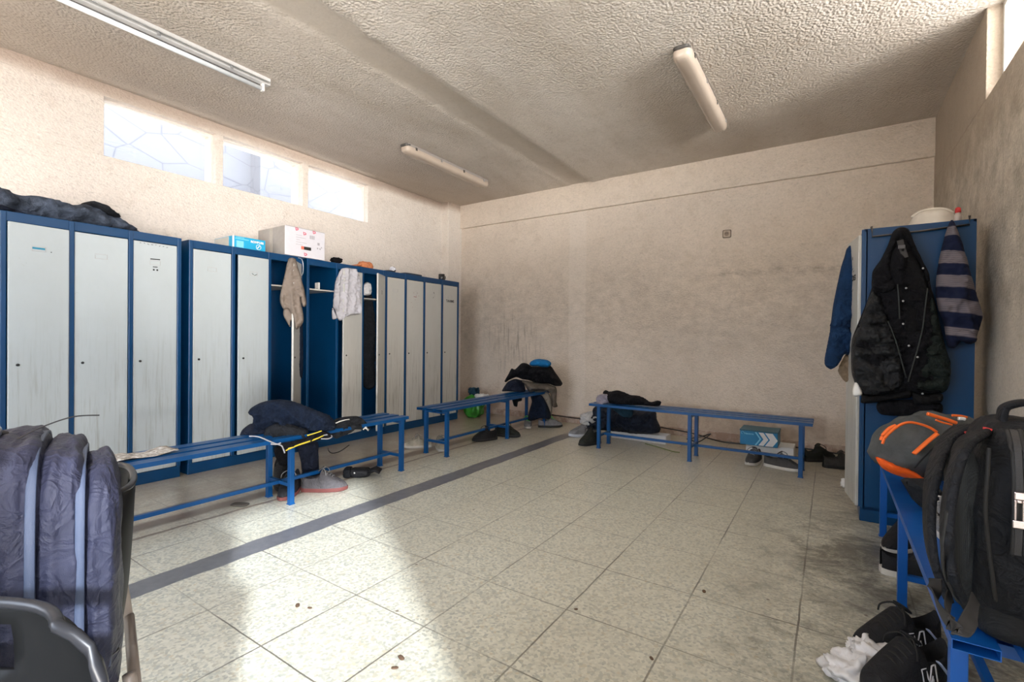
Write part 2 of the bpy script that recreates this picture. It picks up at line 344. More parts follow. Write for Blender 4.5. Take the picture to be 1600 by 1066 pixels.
def tube(bm, pts, r, n=8, cap=True, flat=1.0, up=None):
    """sweep a circle (or ellipse: flat scales it along the second axis) along points"""
    pts = [Vector(p) for p in pts]; rings = []
    for i, p in enumerate(pts):
        t = (pts[min(i+1, len(pts)-1)]-pts[max(i-1, 0)])
        if t.length < 1e-9: t = Vector((0, 0, 1))
        t.normalize(); ref = Vector(up) if up else (Vector((0, 0, 1)) if abs(t.z) < 0.9 else Vector((1, 0, 0)))
        a = t.cross(ref)
        if a.length < 1e-5: a = t.cross(Vector((0.3, 1, 0.2)))
        a.normalize(); b = a.cross(t).normalized()
        rr = r[i] if hasattr(r, '__len__') else r
        rings.append([bm.verts.new(p + a*math.cos(2*PI*k/n)*rr + b*math.sin(2*PI*k/n)*rr*flat) for k in range(n)])
    for i in range(len(rings)-1):
        for k in range(n):
            bm.faces.new((rings[i][k], rings[i][(k+1) % n], rings[i+1][(k+1) % n], rings[i+1][k]))
    if cap:
        bm.faces.new(rings[0][::-1]); bm.faces.new(rings[-1])
    return bm
def spline(pts, n=8):
    """Catmull-Rom through points"""
    P = [Vector(p) for p in pts]; out = []
    for i in range(len(P)-1):
        a = P[max(i-1, 0)]; b = P[i]; c = P[i+1]; d = P[min(i+2, len(P)-1)]
        for k in range(n):
            t = k/n
            out.append(0.5*((2*b)+(c-a)*t+(2*a-5*b+4*c-d)*t*t+(3*b-a-3*c+d)*t**3))
    out.append(P[-1]); return out
def ribbon(bm, pts, w, t, wide):
    """flat strap: width w along direction(s) `wide`, thickness t"""
    P = [Vector(p) for p in pts]; rings = []
    for i, p in enumerate(P):
        tg = (P[min(i+1, len(P)-1)]-P[max(i-1, 0)]).normalized()
        wd = Vector(wide) if not callable(wide) else wide(i/(len(P)-1))
        wd = (wd - tg*wd.dot(tg)).normalized(); nn = tg.cross(wd)
        ww = w[i] if hasattr(w, '__len__') else w
        sec = [(-1, -.5), (-.85, -1), (.85, -1), (1, -.5), (1, .5), (.85, 1), (-.85, 1), (-1, .5)]
        rings.append([bm.verts.new(p + wd*a*ww/2 + nn*b*t/2) for a, b in sec])
    n = 8
    for i in range(len(rings)-1):
        for k in range(n): bm.faces.new((rings[i][k], rings[i][(k+1) % n], rings[i+1][(k+1) % n], rings[i+1][k]))
    bm.faces.new(rings[0][::-1]); bm.faces.new(rings[-1]); return bm
def lathe(prof, n=24, c=(0, 0, 0)):
    bm = bmesh.new(); rings = []
    for r, z in prof: rings.append([bm.verts.new((c[0]+r*math.cos(2*PI*k/n), c[1]+r*math.sin(2*PI*k/n), c[2]+z)) for k in range(n)])
    for i in range(len(rings)-1):
        for k in range(n): bm.faces.new((rings[i][k], rings[i][(k+1) % n], rings[i+1][(k+1) % n], rings[i+1][k]))
    if prof[0][0] > 1e-4: bm.faces.new(rings[0][::-1])
    if prof[-1][0] > 1e-4: bm.faces.new(rings[-1])
    bmesh.ops.remove_doubles(bm, verts=bm.verts, dist=1e-5); return bm
def soft(sx, sy, sz, n=16, ex=4.0, mtx=None, fn=None, taper=None):
    """rounded super-ellipsoid box centred on the origin (full sizes), optional displacement fn(unit p) and taper"""
    bm = bmesh.new(); bmesh.ops.create_cube(bm, size=2); bmesh.ops.subdivide_edges(bm, edges=bm.edges[:], cuts=n-1, use_grid_fill=True)
    for v in bm.verts:
        p = v.co.copy(); k = (abs(p.x)**ex+abs(p.y)**ex+abs(p.z)**ex)**(1/ex)
        p /= k; d = fn(p) if fn else 0
        p = Vector((p.x*sx/2, p.y*sy/2, p.z*sz/2)); nn = Vector((p.x/sx, p.y/sy, p.z/sz)).normalized()
        p += nn*d
        if taper: p = taper(p)
        v.co = mtx @ p if mtx else p
    return bm
def folds(seed, amp, sc, direction=(1, 0), warp=0.6):
    """cloth wrinkle field in (u,v): ridged waves that run across `direction`"""
    du, dv = direction
    def f(u, v):
        w = noise.noise(Vector((u*3+seed, v*3, seed*1.7)))*warp
        t = (u*du+v*dv)*sc + w*4
        a = (1-abs(math.sin(t)))**1.4; b = noise.noise(Vector((u*sc*0.9, v*sc*0.9, seed)))
        c = (1-abs(noise.noise(Vector((u*sc*1.5+w*2, v*sc*1.5, seed+5))))*2)**3
        e_ = (1-abs(noise.noise(Vector((u*sc*3.1, v*sc*3.1+w*3, seed+9))))*2)**3
        return 1.5*amp*(a*1.0+b*1.0+c*0.6+e_*0.25-0.3)
    return f

# pixel -> place.  The photograph's viewing ray, cut by a real plane in the room.
def ray(px, py): return CF + CR*((px-800)/FPX) - CU*((py-533)/FPX)
def at(px, py, ax, v):
    d = ray(px, py); t = (v-CO[ax])/d[ax]; return CO+d*t
def fl(px, py, z=0.0): return at(px, py, 2, z)
def onplane(px, py, P, Nn):
    d = ray(px, py); t = (P-CO).dot(Nn)/d.dot(Nn); return CO+d*t
TOCAM = Vector((math.sin(YAW), -math.cos(YAW), 0))

def cloth(name, out, P, Nn, mat, parent=None, tf=0.05, tb=0.03, R=0.06, cell=0.012, fn=None, zmin=None, cells=None, label=None, px=True, lift=None, clampf=None):
    """a soft filled shape: closed outline on a vertical (or tilted) plane through P with normal Nn, padded out tf in
    front and tb behind, wrinkled by fn(u,v). Silhouette rounded over radius R."""
    P = Vector(P); Nn = Vector(Nn).normalized(); U = Vector((0, 0, 1)).cross(Nn); U.normalize(); V = Nn.cross(U)
    pts3 = [onplane(a, b, P, Nn) for a, b in out] if px else [P+U*a+V*b for a, b in out]
    if zmin is not None:
        for p in pts3:
            if p.z < zmin: p.z = zmin
    uv = [Vector(((p-P).dot(U), (p-P).dot(V))) for p in pts3]
    # smooth and resample the loop
    uv3 = [Vector((p.x, p.y, 0)) for p in uv]; n = len(uv3); loop = []
    for i in range(n):
        a, b, c, d = uv3[i-1], uv3[i], uv3[(i+1) % n], uv3[(i+2) % n]
        m = max(1, int((c-b).length/cell+0.5))
        for k in range(m):
            t = k/m; s = 0.5*((2*b)+(c-a)*t+(2*a-5*b+4*c-d)*t*t+(3*b-a-3*c+d)*t**3); l = b.lerp(c, t)
            q = l.lerp(s, 0.7); loop.append(Vector((q.x, q.y)))
    lo = Vector((min(p.x for p in loop), min(p.y for p in loop))); hi = Vector((max(p.x for p in loop), max(p.y for p in loop)))
    L = len(loop)
    def inside(x, y):
        c = False; j = L-1
        for i in range(L):
            if (loop[i].y > y) != (loop[j].y > y) and x < (loop[j].x-loop[i].x)*(y-loop[i].y)/(loop[j].y-loop[i].y)+loop[i].x: c = not c
            j = i
        return c
    def dist(x, y):
        q = Vector((x, y)); best = 1e9
        for i in range(L):
            a = loop[i]; b = loop[(i+1) % L]; ab = b-a; t = max(0, min(1, (q-a).dot(ab)/max(ab.length_squared, 1e-12)))
            dd = (q-(a+ab*t)).length_squared
            if dd < best: best = dd
        return math.sqrt(best)
    inner = []; y = lo.y+cell*0.5; row = 0
    while y < hi.y:
        x = lo.x+cell*(0.5 if row % 2 else 0.0)
        while x < hi.x:
            if inside(x, y) and dist(x, y) > cell*0.55: inner.append(Vector((x, y)))
            x += cell
        y += cell*0.87; row += 1
    vs = loop+inner
    vo, eo, fo, ov, oe, of = geometry.delaunay_2d_cdt(vs, [(i, (i+1) % L) for i in range(L)], [], 1, 1e-7)
    bm = bmesh.new(); fr = []; bk = []
    for i, p in enumerate(vo):
        edge = any(k < L for k in ov[i]) if len(ov[i]) else True
        d = 0 if edge else dist(p.x, p.y); k = math.sqrt(max(0, 1-(1-min(d/R, 1))**2))
        w = fn(p.x+P.y, p.y+P.z) if fn else 0
        base = P+U*p.x+V*p.y + (Nn*lift(p.x, p.y) if lift else Vector())
        if edge: base = base + Nn*w*0.35
        a = bm.verts.new(base+Nn*(tf*k+w*k)); fr.append(a)
        bk.append(a if edge else bm.verts.new(base-Nn*(tb*k)))
    for f in fo:
        try: bm.faces.new([fr[i] for i in f])
        except ValueError: pass
        try: bm.faces.new([bk[i] for i in f][::-1])
        except ValueError: pass
    if clampf:
        for v in bm.verts: clampf(v)
    bmesh.ops.recalc_face_normals(bm, faces=bm.faces)
    return obj(name, bm, mat, parent, smooth=True, world=True, label=label)

def text(name, s, size, mtx, mat, parent=None, extrude=0.0006, bold=0.0):
    cu = bpy.data.curves.new(name+'_curve', 'FONT'); cu.body = s; cu.size = size; cu.extrude = extrude; cu.offset = bold
    cu.align_x = 'CENTER'; cu.align_y = 'CENTER'
    to = bpy.data.objects.new('tmp', cu); C.objects.link(to)
    bpy.context.view_layer.update()
    me = bpy.data.meshes.new_from_object(to.evaluated_get(bpy.context.evaluated_depsgraph_get()))
    bpy.data.objects.remove(to); bpy.data.curves.remove(cu)
    me.transform(mtx); me.name = name; me.materials.clear(); me.materials.append(mat)
    o = bpy.data.objects.new(name, me); C.objects.link(o)
    if parent: o.parent = parent; MW[o.name] = mw(parent).copy()
    return o
def frame_mtx(o, xa, ya):
    xa = Vector(xa).normalized(); ya = Vector(ya).normalized(); za = xa.cross(ya); m = Matrix.Identity(4)
    for i in range(3): m[i][0] = xa[i]; m[i][1] = ya[i]; m[i][2] = za[i]; m[i][3] = o[i]
    return m

# ================================================================== THE ROOM
WT = 0.22
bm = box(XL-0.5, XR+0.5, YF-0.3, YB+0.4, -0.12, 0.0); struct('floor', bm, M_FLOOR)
# ceiling: rough slab with the smooth filled strip and its ragged ridge
bm = bmesh.new(); nx, ny = 150, 130; grid = []
for j in range(ny+1):
    row = []
    for i in range(nx+1):
        x = XL-0.3+(XR-XL+0.6)*i/nx; y = YF-0.3+(YB-YF+0.6)*j/ny
        wv = noise.noise(Vector((y*2.1, 3, 0)))*0.045+noise.noise(Vector((y*7, 9, 0)))*0.014
        xs = x+wv; z = ZC
        z += 0.0016*noise.noise(Vector((x*9, y*9, 0)))
        d = xs+2.555
        if -0.30 < d < 0: z += 0.008
        if 0 <= d < 0.30: z -= 0.012*(1-d/0.30)
        row.append(bm.verts.new((x, y, z)))
    grid.append(row)
top = [[bm.verts.new((x, y, ZC+0.15)) for x in (XL-0.3, XR+0.3)] for y in (YF-0.3, YB+0.3)]
for j in range(ny):
    for i in range(nx): bm.faces.new((grid[j][i], grid[j+1][i], grid[j+1][i+1], grid[j][i+1]))
bm.faces.new((top[0][0], top[0][1], top[1][1], top[1][0]))
struct('ceiling', bm, M_CEIL, smooth=True)
bm = box(XL-0.3, XR+0.3, YF-0.3, YB+0.3, ZC+0.02, ZC+0.16)
struct('trim_1', bm, M_BEAM)        # the slab above

# back wall with a shallow beam across its top
struct('wall_back', box(XL-0.3, XR+0.3, YB+0.03, YB+0.3, 0, ZC+0.02), M_BACK)
struct('trim_2', box(XL-0.02, XR+0.02, YB-0.005, YB+0.06, 2.745, ZC+0.02), M_BEAM, bevel=0.008)
# pilaster in the left corner
struct('trim_3', box(XL-0.02, -4.69, 5.33, YB+0.04, 0, ZC+0.02), M_LEFT, bevel=0.008)
# left wall with three window openings
WZ0, WZ1 = 2.52, 2.99; WINS = [(1.366, 2.193), (2.261, 3.082), (3.151, 3.968)]
bm = bmesh.new()
bx(bm, XL-WT, XL, YF-0.3, YB+0.3, 0, WZ0); bx(bm, XL-WT, XL, YF-0.3, YB+0.3, WZ1, ZC+0.02)
ys = [YF-0.3]+[v for w in WINS for v in w]+[YB+0.3]
for k in range(0, len(ys), 2): bx(bm, XL-WT, XL, ys[k], ys[k+1], WZ0, WZ1)
struct('wall_left', bm, M_LEFT, bevel=0.004)
M_FRAME = plain('cream_window_frame', (0.72, 0.66, 0.60, 1), 0.5)
for k, (a, b) in enumerate(WINS):
    w = bpy.data.objects.new('window_%d' % (k+1), None); C.objects.link(w); w['kind'] = 'structure'; w.location = (XL-0.09, (a+b)/2, WZ0)
    MW[w.name] = Matrix.Translation(w.location)
    bm = bmesh.new(); t = 0.012
    for (y0, y1, z0, z1) in ((a, b, WZ0, WZ0+t), (a, b, WZ1-t, WZ1), (a, a+t, WZ0+t, WZ1-t), (b-t, b, WZ0+t, WZ1-t)): bx(bm, XL-0.11, XL-0.06, y0, y1, z0, z1)
    obj('window_frame', bm, M_FRAME, w, world=True)
    obj('window_pane', box(XL-0.085, XL-0.081, a+t*0.5, b-t*0.5, WZ0+t*0.5, WZ1-t*0.5), M_GLASS, w, world=True)
# right wall with the long clerestory opening
RZ0, RY1, RY0 = 2.545, 3.93, -1.4
DY0, DY1, DZ = -1.02, 0.14, 2.10       # unseen doorway added beside the photographer to let the sun in
bm = bmesh.new(); bx(bm, XR, XR+WT, YF-0.3, DY0, 0, RZ0); bx(bm, XR, XR+WT, DY1, YB+0.3, 0, RZ0); bx(bm, XR, XR+WT, DY0, DY1, DZ, RZ0); bx(bm, XR, XR+WT, RY1, YB+0.3, RZ0, ZC+0.02); bx(bm, XR, XR+WT, YF-0.3, RY0, RZ0, ZC+0.02)
struct('wall_right', bm, M_RIGHT, bevel=0.004)
w = bpy.data.objects.new('window_4', None); C.objects.link(w); w['kind'] = 'structure'; w.location = (XR+0.08, 2.0, RZ0); MW[w.name] = Matrix.Translation(w.location)
bm = bmesh.new(); t = 0.03
for (y0, y1, z0, z1) in ((RY0, RY1, RZ0, RZ0+t), (RY0, RY1, ZC-t, ZC), (RY1-t, RY1, RZ0+t, ZC-t), (RY0, RY0+t, RZ0+t, ZC-t), (0.4, 0.4+t, RZ0+t, ZC-t), (2.1, 2.1+t, RZ0+t, ZC-t)):
    bx(bm, XR+0.07, XR+0.11, y0, y1, z0, z1)
obj('window_frame', bm, M_WHITE, w, world=True)
obj('window_pane', box(XR+0.088, XR+0.092, RY0, RY1, RZ0, ZC), M_GLASS, w, world=True)
bm = bmesh.new(); bx(bm, XR-0.01, XR+0.06, DY0, DY0+0.05, 0, DZ); bx(bm, XR-0.01, XR+0.06, DY1-0.05, DY1, 0, DZ); bx(bm, XR-0.01, XR+0.06, DY0+0.05, DY1-0.05, DZ-0.05, DZ)
struct('added_doorway', bm, M_WHITE)  # frame round the added doorway
struct('added_eaves', box(XR+WT, XR+1.45, YF-0.3, YB+0.3, 3.13, 3.25), M_BEAM)      # eaves added to keep the sun out of the clerestory
# wall behind the photographer, with an unseen window added for fill light
bm = bmesh.new(); fx0, fx1, fz0, fz1 = -3.2, -1.2, 1.0, 2.5
bx(bm, XL-0.2, XR+0.2, YF-WT, YF, 0, fz0); bx(bm, XL-0.2, XR+0.2, YF-WT, YF, fz1, ZC+0.02); bx(bm, XL-0.2, fx0, YF-WT, YF, fz0, fz1); bx(bm, fx1, XR+0.2, YF-WT, YF, fz0, fz1)
struct('wall_front', bm, M_LEFT)
w = bpy.data.objects.new('window_5', None); C.objects.link(w); w['kind'] = 'structure'; w.location = (-2.2, YF-0.1, fz0); MW[w.name] = Matrix.Translation(w.location)
bm = bmesh.new()
for (x0, x1, z0, z1) in ((fx0, fx1, fz0, fz0+.04), (fx0, fx1, fz1-.04, fz1), (fx0, fx0+.04, fz0, fz1), (fx1-.04, fx1, fz0, fz1), (-2.22, -2.18, fz0, fz1)): bx(bm, x0, x1, YF-.12, YF-.08, z0, z1)
obj('window_frame', bm, M_WHITE, w, world=True)
# low tiled skirting at the foot of the back wall
g = N('chipped_beige_skirting'); col = g.mix(g.ramp(g.noise(6, 6, 0.75), (0.35, 0.0), (0.6, 1.0)), (0.60, 0.50, 0.42, 1), (0.30, 0.20, 0.15, 1)); M_SKIRT = g.fin(col, 0.6)
struct('baseboard_back', box(-4.69, XR, YB+0.012, YB+0.04, 0, 0.085), M_SKIRT, bevel=0.004)
# neighbouring building seen through the left windows
g = N('whitewashed_outer_wall'); br = g.voro(3.2, co=g.scale((1, 0.6, 1.0)), feat='DISTANCE_TO_EDGE')
col = g.mix(g.ramp(br.outputs[0], (0.0, 1.0), (0.02, 0.0)), (0.115, 0.108, 0.110, 1), (0.07, 0.065, 0.07, 1)); M_OUT = g.fin(col, 0.8)
bm = bmesh.new(); bx(bm, -6.9, -6.7, -3, 9, 0, 4.6); bx(bm, -6.7, -6.45, 3.5, 3.95, 0, 3.9)
struct('wall_exterior', bm, M_OUT)
# power socket
t = thing('power_socket', 'small square beige power socket alone on the bare back wall', 'socket', (-0.953, YB+0.028, 2.254))
bm = soft(0.088, 0.012, 0.088, 10, 8, Matrix.Translation((0, -0.002, 0))); obj('back_rim', bm, plain('grimy_socket_rim', (0.13, 0.095, 0.065, 1), 0.5), t, smooth=True)
bm = soft(0.072, 0.018, 0.072, 10, 8, Matrix.Translation((0, -0.004, 0))); obj('cover_plate', bm, plain('yellowed_socket_plastic', (0.46, 0.37, 0.29, 1), 0.4), t, smooth=True)
bm = lathe([(0.024, 0), (0.024, 0.002), (0.020, 0.002), (0.018, -0.002), (0.0, -0.002)], 20); bmesh.ops.rotate(bm, verts=bm.verts, matrix=Matrix.Rotation(PI/2, 3, 'X')); bmesh.ops.translate(bm, verts=bm.verts, vec=(0, -0.0135, 0))
obj('socket_well', bm, plain('brown_socket_well', (0.26, 0.19, 0.14, 1), 0.5), t)
for s_ in (-1, 1): obj('contact_hole', box(s_*0.008-0.003, s_*0.008+0.003, -0.0172, -0.010, 0.001, 0.008), M_BLACK, t)
#SPLIT

# ================================================================== LOCKERS
LH, LD, BASE, RAIL = 1.845, 0.50, 0.085, 0.062
def door_leaf(parent, hy, w, ang, mat, shut_x=0.004, lock=True, card='frame', z0=BASE+0.004, z1=LH-RAIL-0.004, slots=True):
    """a door hinged at local y=hy, free edge towards -y; ang = degrees open"""
    h = math.radians(ang); R = Matrix.Translation((shut_x, hy, 0)) @ Matrix.Rotation(h, 4, 'Z')
    bm = bmesh.new(); bx(bm, 0.0, 0.018, -w, 0, z0, z1, R)
    d = obj('door', bm, mat, parent, bevel=0.004)
    cy = -w*0.52; cz = 1.632
    if card:
        b = bmesh.new()
        for (a0, a1, c0, c1) in ((-0.034, 0.034, 0.014, 0.017), (-0.034, 0.034, -0.017, -0.014), (0.031, 0.034, -0.014, 0.014), (-0.034, -0.031, -0.014, 0.008)):
            bx(b, 0.018, 0.0205, cy+a0, cy+a1, cz+c0, cz+c1, R)
        obj('card_holder', b, plain('card_holder_'+card, {'frame': (0.42, 0.42, 0.42, 1), 'ink': (0.03, 0.03, 0.03, 1)}[card], 0.5), d)
    if lock:
        b = lathe([(0.0085, 0), (0.0085, 0.004), (0.006, 0.006), (0, 0.006)], 14); bmesh.ops.rotate(b, verts=b.verts, matrix=Matrix.Rotation(PI/2, 3, 'Y'))
        bmesh.ops.transform(b, verts=b.verts, matrix=R @ Matrix.Translation((0.018, -w+0.042, 0.905)))
        obj('lock', b, M_BLACK, d)
    return d, R
def locker_bank(label, loc, rz, edges, group=None, H=LH):
    """open-fronted steel carcass; local +x is the front, edges = local y of the stiles"""
    t = thing('locker_bank', label, 'locker', loc, rz, group)
    y0, y1 = edges[0], edges[-1]; bm = bmesh.new()
    bx(bm, -LD, -LD+0.012, y0, y1, BASE, H)                       # back
    bx(bm, -LD, 0.0, y0, y1, H-0.014, H)                          # top sheet
    bx(bm, -LD, -0.006, y0, y1, BASE-0.01, BASE+0.004)            # floor sheet
    for k, y in enumerate(edges):
        wd = 0.010
        a, b = (y, y+wd) if k == 0 else ((y-wd, y) if k == len(edges)-1 else (y-wd/2, y+wd/2))
        bx(bm, -LD+0.012, -0.01, a, b, BASE, H-0.014)
    obj('carcass', bm, M_LBLUE, t)
    bm = bmesh.new()
    for k, y in enumerate(edges):
        wd = 0.028
        a, b = (y, y+wd) if k == 0 else ((y-wd, y) if k == len(edges)-1 else (y-wd/2, y+wd/2))
        bx(bm, -0.02, 0.014, a, b, BASE, H-0.001)
    for k in range(len(edges)-1): bx(bm, -0.012, 0.010, edges[k]+0.012, edges[k+1]-0.012, H-RAIL, H)
    obj('front_frame', bm, M_LBLUE, t, bevel=0.004)
    obj('plinth', box(-LD+0.02, 0.006, y0, y1, 0.0, BASE), M_LBLUE, t, bevel=0.004)
    return t
def shelf(t, ya, yb, z, x1=-0.03):
    obj('shelf', box(-LD+0.015, x1, ya+0.006, yb-0.006, z-0.012, z), M_SHELF, t)
def marks(parent, R, w, items, mat=None):
    """pen marks and scratches on a door: list of (dy, z, wy, hz, tilt)"""
    for (dy, z, wy, hz, tl) in items:
        obj('pen_mark', box(0.0, 0.0006, -wy/2, wy/2, -hz/2, hz/2, R @ Matrix.Translation((0.0181, dy, z)) @ Matrix.Rotation(tl, 4, 'X')), mat or M_INK, parent)
XFR = -4.19
random.seed(3)
# bank A: three shut doors at the left
eA = [0.690, 1.018, 1.340, 1.660]
A = locker_bank('blue steel locker bank of three closed doors at the left end, navy coat on top', (XFR, 0, 0), 0, eA)
d, R = door_leaf(A, eA[1]-0.016, 0.286, 5, M_DOOR)
obj('name_card', box(0, .001, -.030, .030, -.006, .006, R @ Matrix.Translation((0.0186, -0.150, 1.634))), plain('teal_card', (0.02, 0.22, 0.34, 1), 0.6), d)
marks(d, R, .286, [(-0.09, 1.62, .006, .005, 0)])
d, R = door_leaf(A, eA[2]-0.016, 0.290, 0, M_DOOR, shut_x=-0.012)
d, R = door_leaf(A, eA[3]-0.028, 0.276, 0, M_DOOR, shut_x=-0.012)
marks(d, R, .27, [(-0.143, 1.659, .062, .007, 0.05), (-0.143, 1.602, .030, .006, 0.05), (-0.152, 1.580, .011, .012, 0), (-0.130, 1.580, .011, .012, 0)]
      + [(-0.235+0.024*k, 1.768-0.001*k+random.uniform(-.003, .003), random.uniform(.004, .012), .003, random.uniform(-1, 1)) for k in range(8)])
# bank B
eB = [1.712, 2.047, 2.358, 2.676]
B = locker_bank('blue steel locker bank with two boxes on top, beige towel hung on its open door', (XFR, 0, 0), 0, eB)
d, R = door_leaf(B, eB[1]-0.016, 0.286, 0, M_DOOR, shut_x=-0.012)
d, R = door_leaf(B, eB[2]-0.016, 0.266, 3, M_DOOR)
marks(d, R, .26, [(-0.12, 1.625, .03, .004, .5), (-0.145, 1.63, .02, .004, -.6)])
dB3, RB3 = door_leaf(B, eB[3]-0.024, 0.270, 44, M_DOOR2, card=None)
shelf(B, eB[2], eB[3], 1.565)
# bank C
eC = [2.722, 3.062, 3.380, 3.690]
Cc = locker_bank('blue steel locker bank standing open, white towel over its ajar middle door', (XFR, 0, 0), 0, eC)
shelf(Cc, eC[0], eC[1], 1.563); shelf(Cc, eC[2], eC[3], 1.52)
dC2, RC2 = door_leaf(Cc, eC[2]-0.016, 0.280, 11, M_DOOR2, card=None)
dC3, RC3 = door_leaf(Cc, eC[3]-0.016, 0.268, 33, M_DOOR2)
marks(dC3, RC3, .26, [(-0.13, 1.60, .04, .006, 0), (-0.13, 1.585, .03, .006, 0), (-0.13, 1.57, .035, .005, 0)])
# bank D: four doors
eD = [3.694, 4.006, 4.318, 4.645, 4.972]
D = locker_bank('blue steel locker bank of four shut doors nearest the corner, black mug on top', (XFR, 0, 0), 0, eD)
for k in range(4):
    d, R = door_leaf(D, eD[k+1]-(0.016 if k < 3 else 0.028), eD[k+1]-eD[k]-(0.032 if k not in (0, 3) else 0.044), 0, M_DOOR2, shut_x=-0.012)
    if k == 1: marks(d, R, .28, [(-0.14, 1.585, .05, .006, 0)], plain('red_ink', (0.25, 0.03, 0.05, 1), 0.6)); marks(d, R, .28, [(-0.2+0.02*j, 1.50+random.uniform(-.05, .16), .006, .006, 0) for j in range(7)], plain('rust_dots', (0.20, 0.08, 0.04, 1), 0.7))
    if k == 2: marks(d, R, .28, [(-0.14, 1.66, .008, .02, 0.4), (-0.15, 1.60, .03, .003, 0.6)])
    if k == 3: text('written_word', 'TAHIMS', 0.045, R @ frame_mtx(Vector((0.0186, -0.145, 1.575)), (0, 1, 0), (0, 0, 1)), plain('grey_marker', (0.06, 0.06, 0.065, 1), 0.7), d, bold=0.0012)
# right-hand locker, front to -x
RL = locker_bank('tall narrow blue locker with a jacket hung on its side near the right wall', (0.165, 3.93, 0), PI, [0.0, 0.303], H=1.785)
RL.name = 'single_locker'; MW[RL.name] = Matrix.Translation((0.165, 3.93, 0)) @ Matrix.Rotation(PI, 4, 'Z')
dR, RR = door_leaf(RL, 0.301, 0.297, 9, M_DOOR2, card=None, lock=False, z1=1.75, shut_x=0.012)
text('written_word', 'TEKRES', 0.048, RR @ frame_mtx(Vector((0.0186, -0.14, 1.50)), (0, 1, 0), (0, 0, 1)), M_INK, dR, bold=0.0012)
marks(dR, RR, .28, [(-0.15, 1.63, .012, .02, 0), (-0.15, 1.56, .04, .004, .3), (-0.12, 1.545, .03, .004, .3), (-0.15, 1.42, .05, .004, .5)])

# ================================================================== BENCHES
def bench(label, loc, rz, L, frames, mat, group='blue steel changing-room benches'):
    """local x along the bench, y across (0 = front), three hollow slats, welded frames"""
    t = thing('bench', label, 'bench', loc, rz, group)
    SW, ST, Wd, ZT = 0.080, 0.024, 0.315, 0.445; gap = (Wd-3*SW)/2; wl = 0.002
    for k in range(3):
        y0 = k*(SW+gap); b = bmesh.new(); y1 = y0+SW; z0, z1 = ZT-ST, ZT
        outer = [(y0, z0), (y1, z0), (y1, z1), (y0, z1)]; inner = [(y0+wl, z0+wl), (y1-wl, z0+wl), (y1-wl, z1-wl), (y0+wl, z1-wl)]
        V = {}
        for e_, X in ((0, 0.0), (1, L)):
            for tg, ring in (('o', outer), ('i', inner)): V[e_, tg] = [b.verts.new((X, p[0], p[1])) for p in ring]
        for i in range(4):
            j = (i+1) % 4
            b.faces.new((V[0, 'o'][i], V[0, 'o'][j], V[1, 'o'][j], V[1, 'o'][i])); b.faces.new((V[0, 'i'][j], V[0, 'i'][i], V[1, 'i'][i], V[1, 'i'][j]))
            for e_ in (0, 1): b.faces.new((V[e_, 'o'][i], V[e_, 'o'][j], V[e_, 'i'][j], V[e_, 'i'][i]))
        bmesh.ops.recalc_face_normals(b, faces=b.faces)
        obj('slat', b, mat, t)
    ZL = ZT-ST
    for i, x in enumerate(frames):
        for y in (0.012, Wd-0.044):
            b = bmesh.new(); bx(b, x-0.016, x+0.016, y, y+0.032, 0.004, ZL); bx(b, x-0.020, x+0.020, y-0.004, y+0.036, 0, 0.006)
            obj('leg', b, mat, t, bevel=0.002)
        obj('cross_bar', box(x-0.014, x+0.014, 0.044, Wd-0.044, ZL-0.028, ZL), mat, t)
        obj('stretcher', box(x-0.011, x+0.011, 0.044, Wd-0.044, 0.115, 0.137), mat, t)
        if 0 < i < len(frames)-1: obj('joint_plate', box(x-0.07, x+0.07, 0.02, Wd-0.02, ZL-0.0, ZT-0.004), mat, t)
    obj('lower_rail', box(frames[0]+0.011, frames[-1]-0.011, Wd/2-0.011, Wd/2+0.011, 0.115, 0.137), mat, t)
    return t
# left benches run along +y with their front to +x:  local x -> +y, local y -> -x
bench('long blue slatted bench before the left lockers, crumpled paper at its near end', (-2.895, 0.80, 0), PI/2, 2.02, [0.07, 1.00, 1.965], M_BBLUE)
bench('blue slatted bench running to the back corner, heaped with dark clothes at its far end', (-2.900, 3.23, 0), PI/2, 2.00, [0.10, 1.09, 1.90], M_BBLUE)
bench('blue slatted bench standing against the back wall above a blue box', (-2.03, 4.46, 0), 0, 1.92, [0.10, 0.98, 1.84], M_BBLUE)
bench('bright blue bench along the right wall carrying two backpacks', (0.545, 1.42, 0), PI/2, 2.06, [0.10, 1.13, 1.99], M_RBLUE)

# ================================================================== CEILING LIGHTS
M_DIFF = plain('yellowed_light_diffuser', (0.50, 0.415, 0.345, 1), 0.18, var=0.12, sc=5)
M_HOUS = plain('grey_light_housing', (0.33, 0.30, 0.28, 1), 0.5)
M_SOOT = plain('sooty_end_cap', (0.06, 0.055, 0.05, 1), 0.5)
def stadium(b, x0, x1, w, h, zt, r_end=0.03, n=14, m=10):
    """half-round trough along y (local), flat side up at zt, rounded ends"""
    rings = []
    L = x1-x0; st = [0, .004, .012, .03, .06]; ys = [x0+s for s in st]+[x0+L*k/6 for k in range(1, 6)]+[x1-s for s in st[::-1]]
    for y in ys:
        e_ = min(y-x0, x1-y); k = math.sqrt(max(0.0, 1-(1-min(e_/0.06, 1))**2))*0.55+0.45 if e_ > 0 else 0.40
        rings.append([b.verts.new((w/2*k*math.copysign(abs(math.cos(PI*i/n))**0.6, math.cos(PI*i/n)), y, zt-h*k*abs(math.sin(PI*i/n))**0.75)) for i in range(n+1)])
    for a, c in zip(rings, rings[1:]):
        for i in range(n): b.faces.new((a[i], a[i+1], c[i+1], c[i]))
    b.faces.new(rings[0]); b.faces.new(rings[-1][::-1])
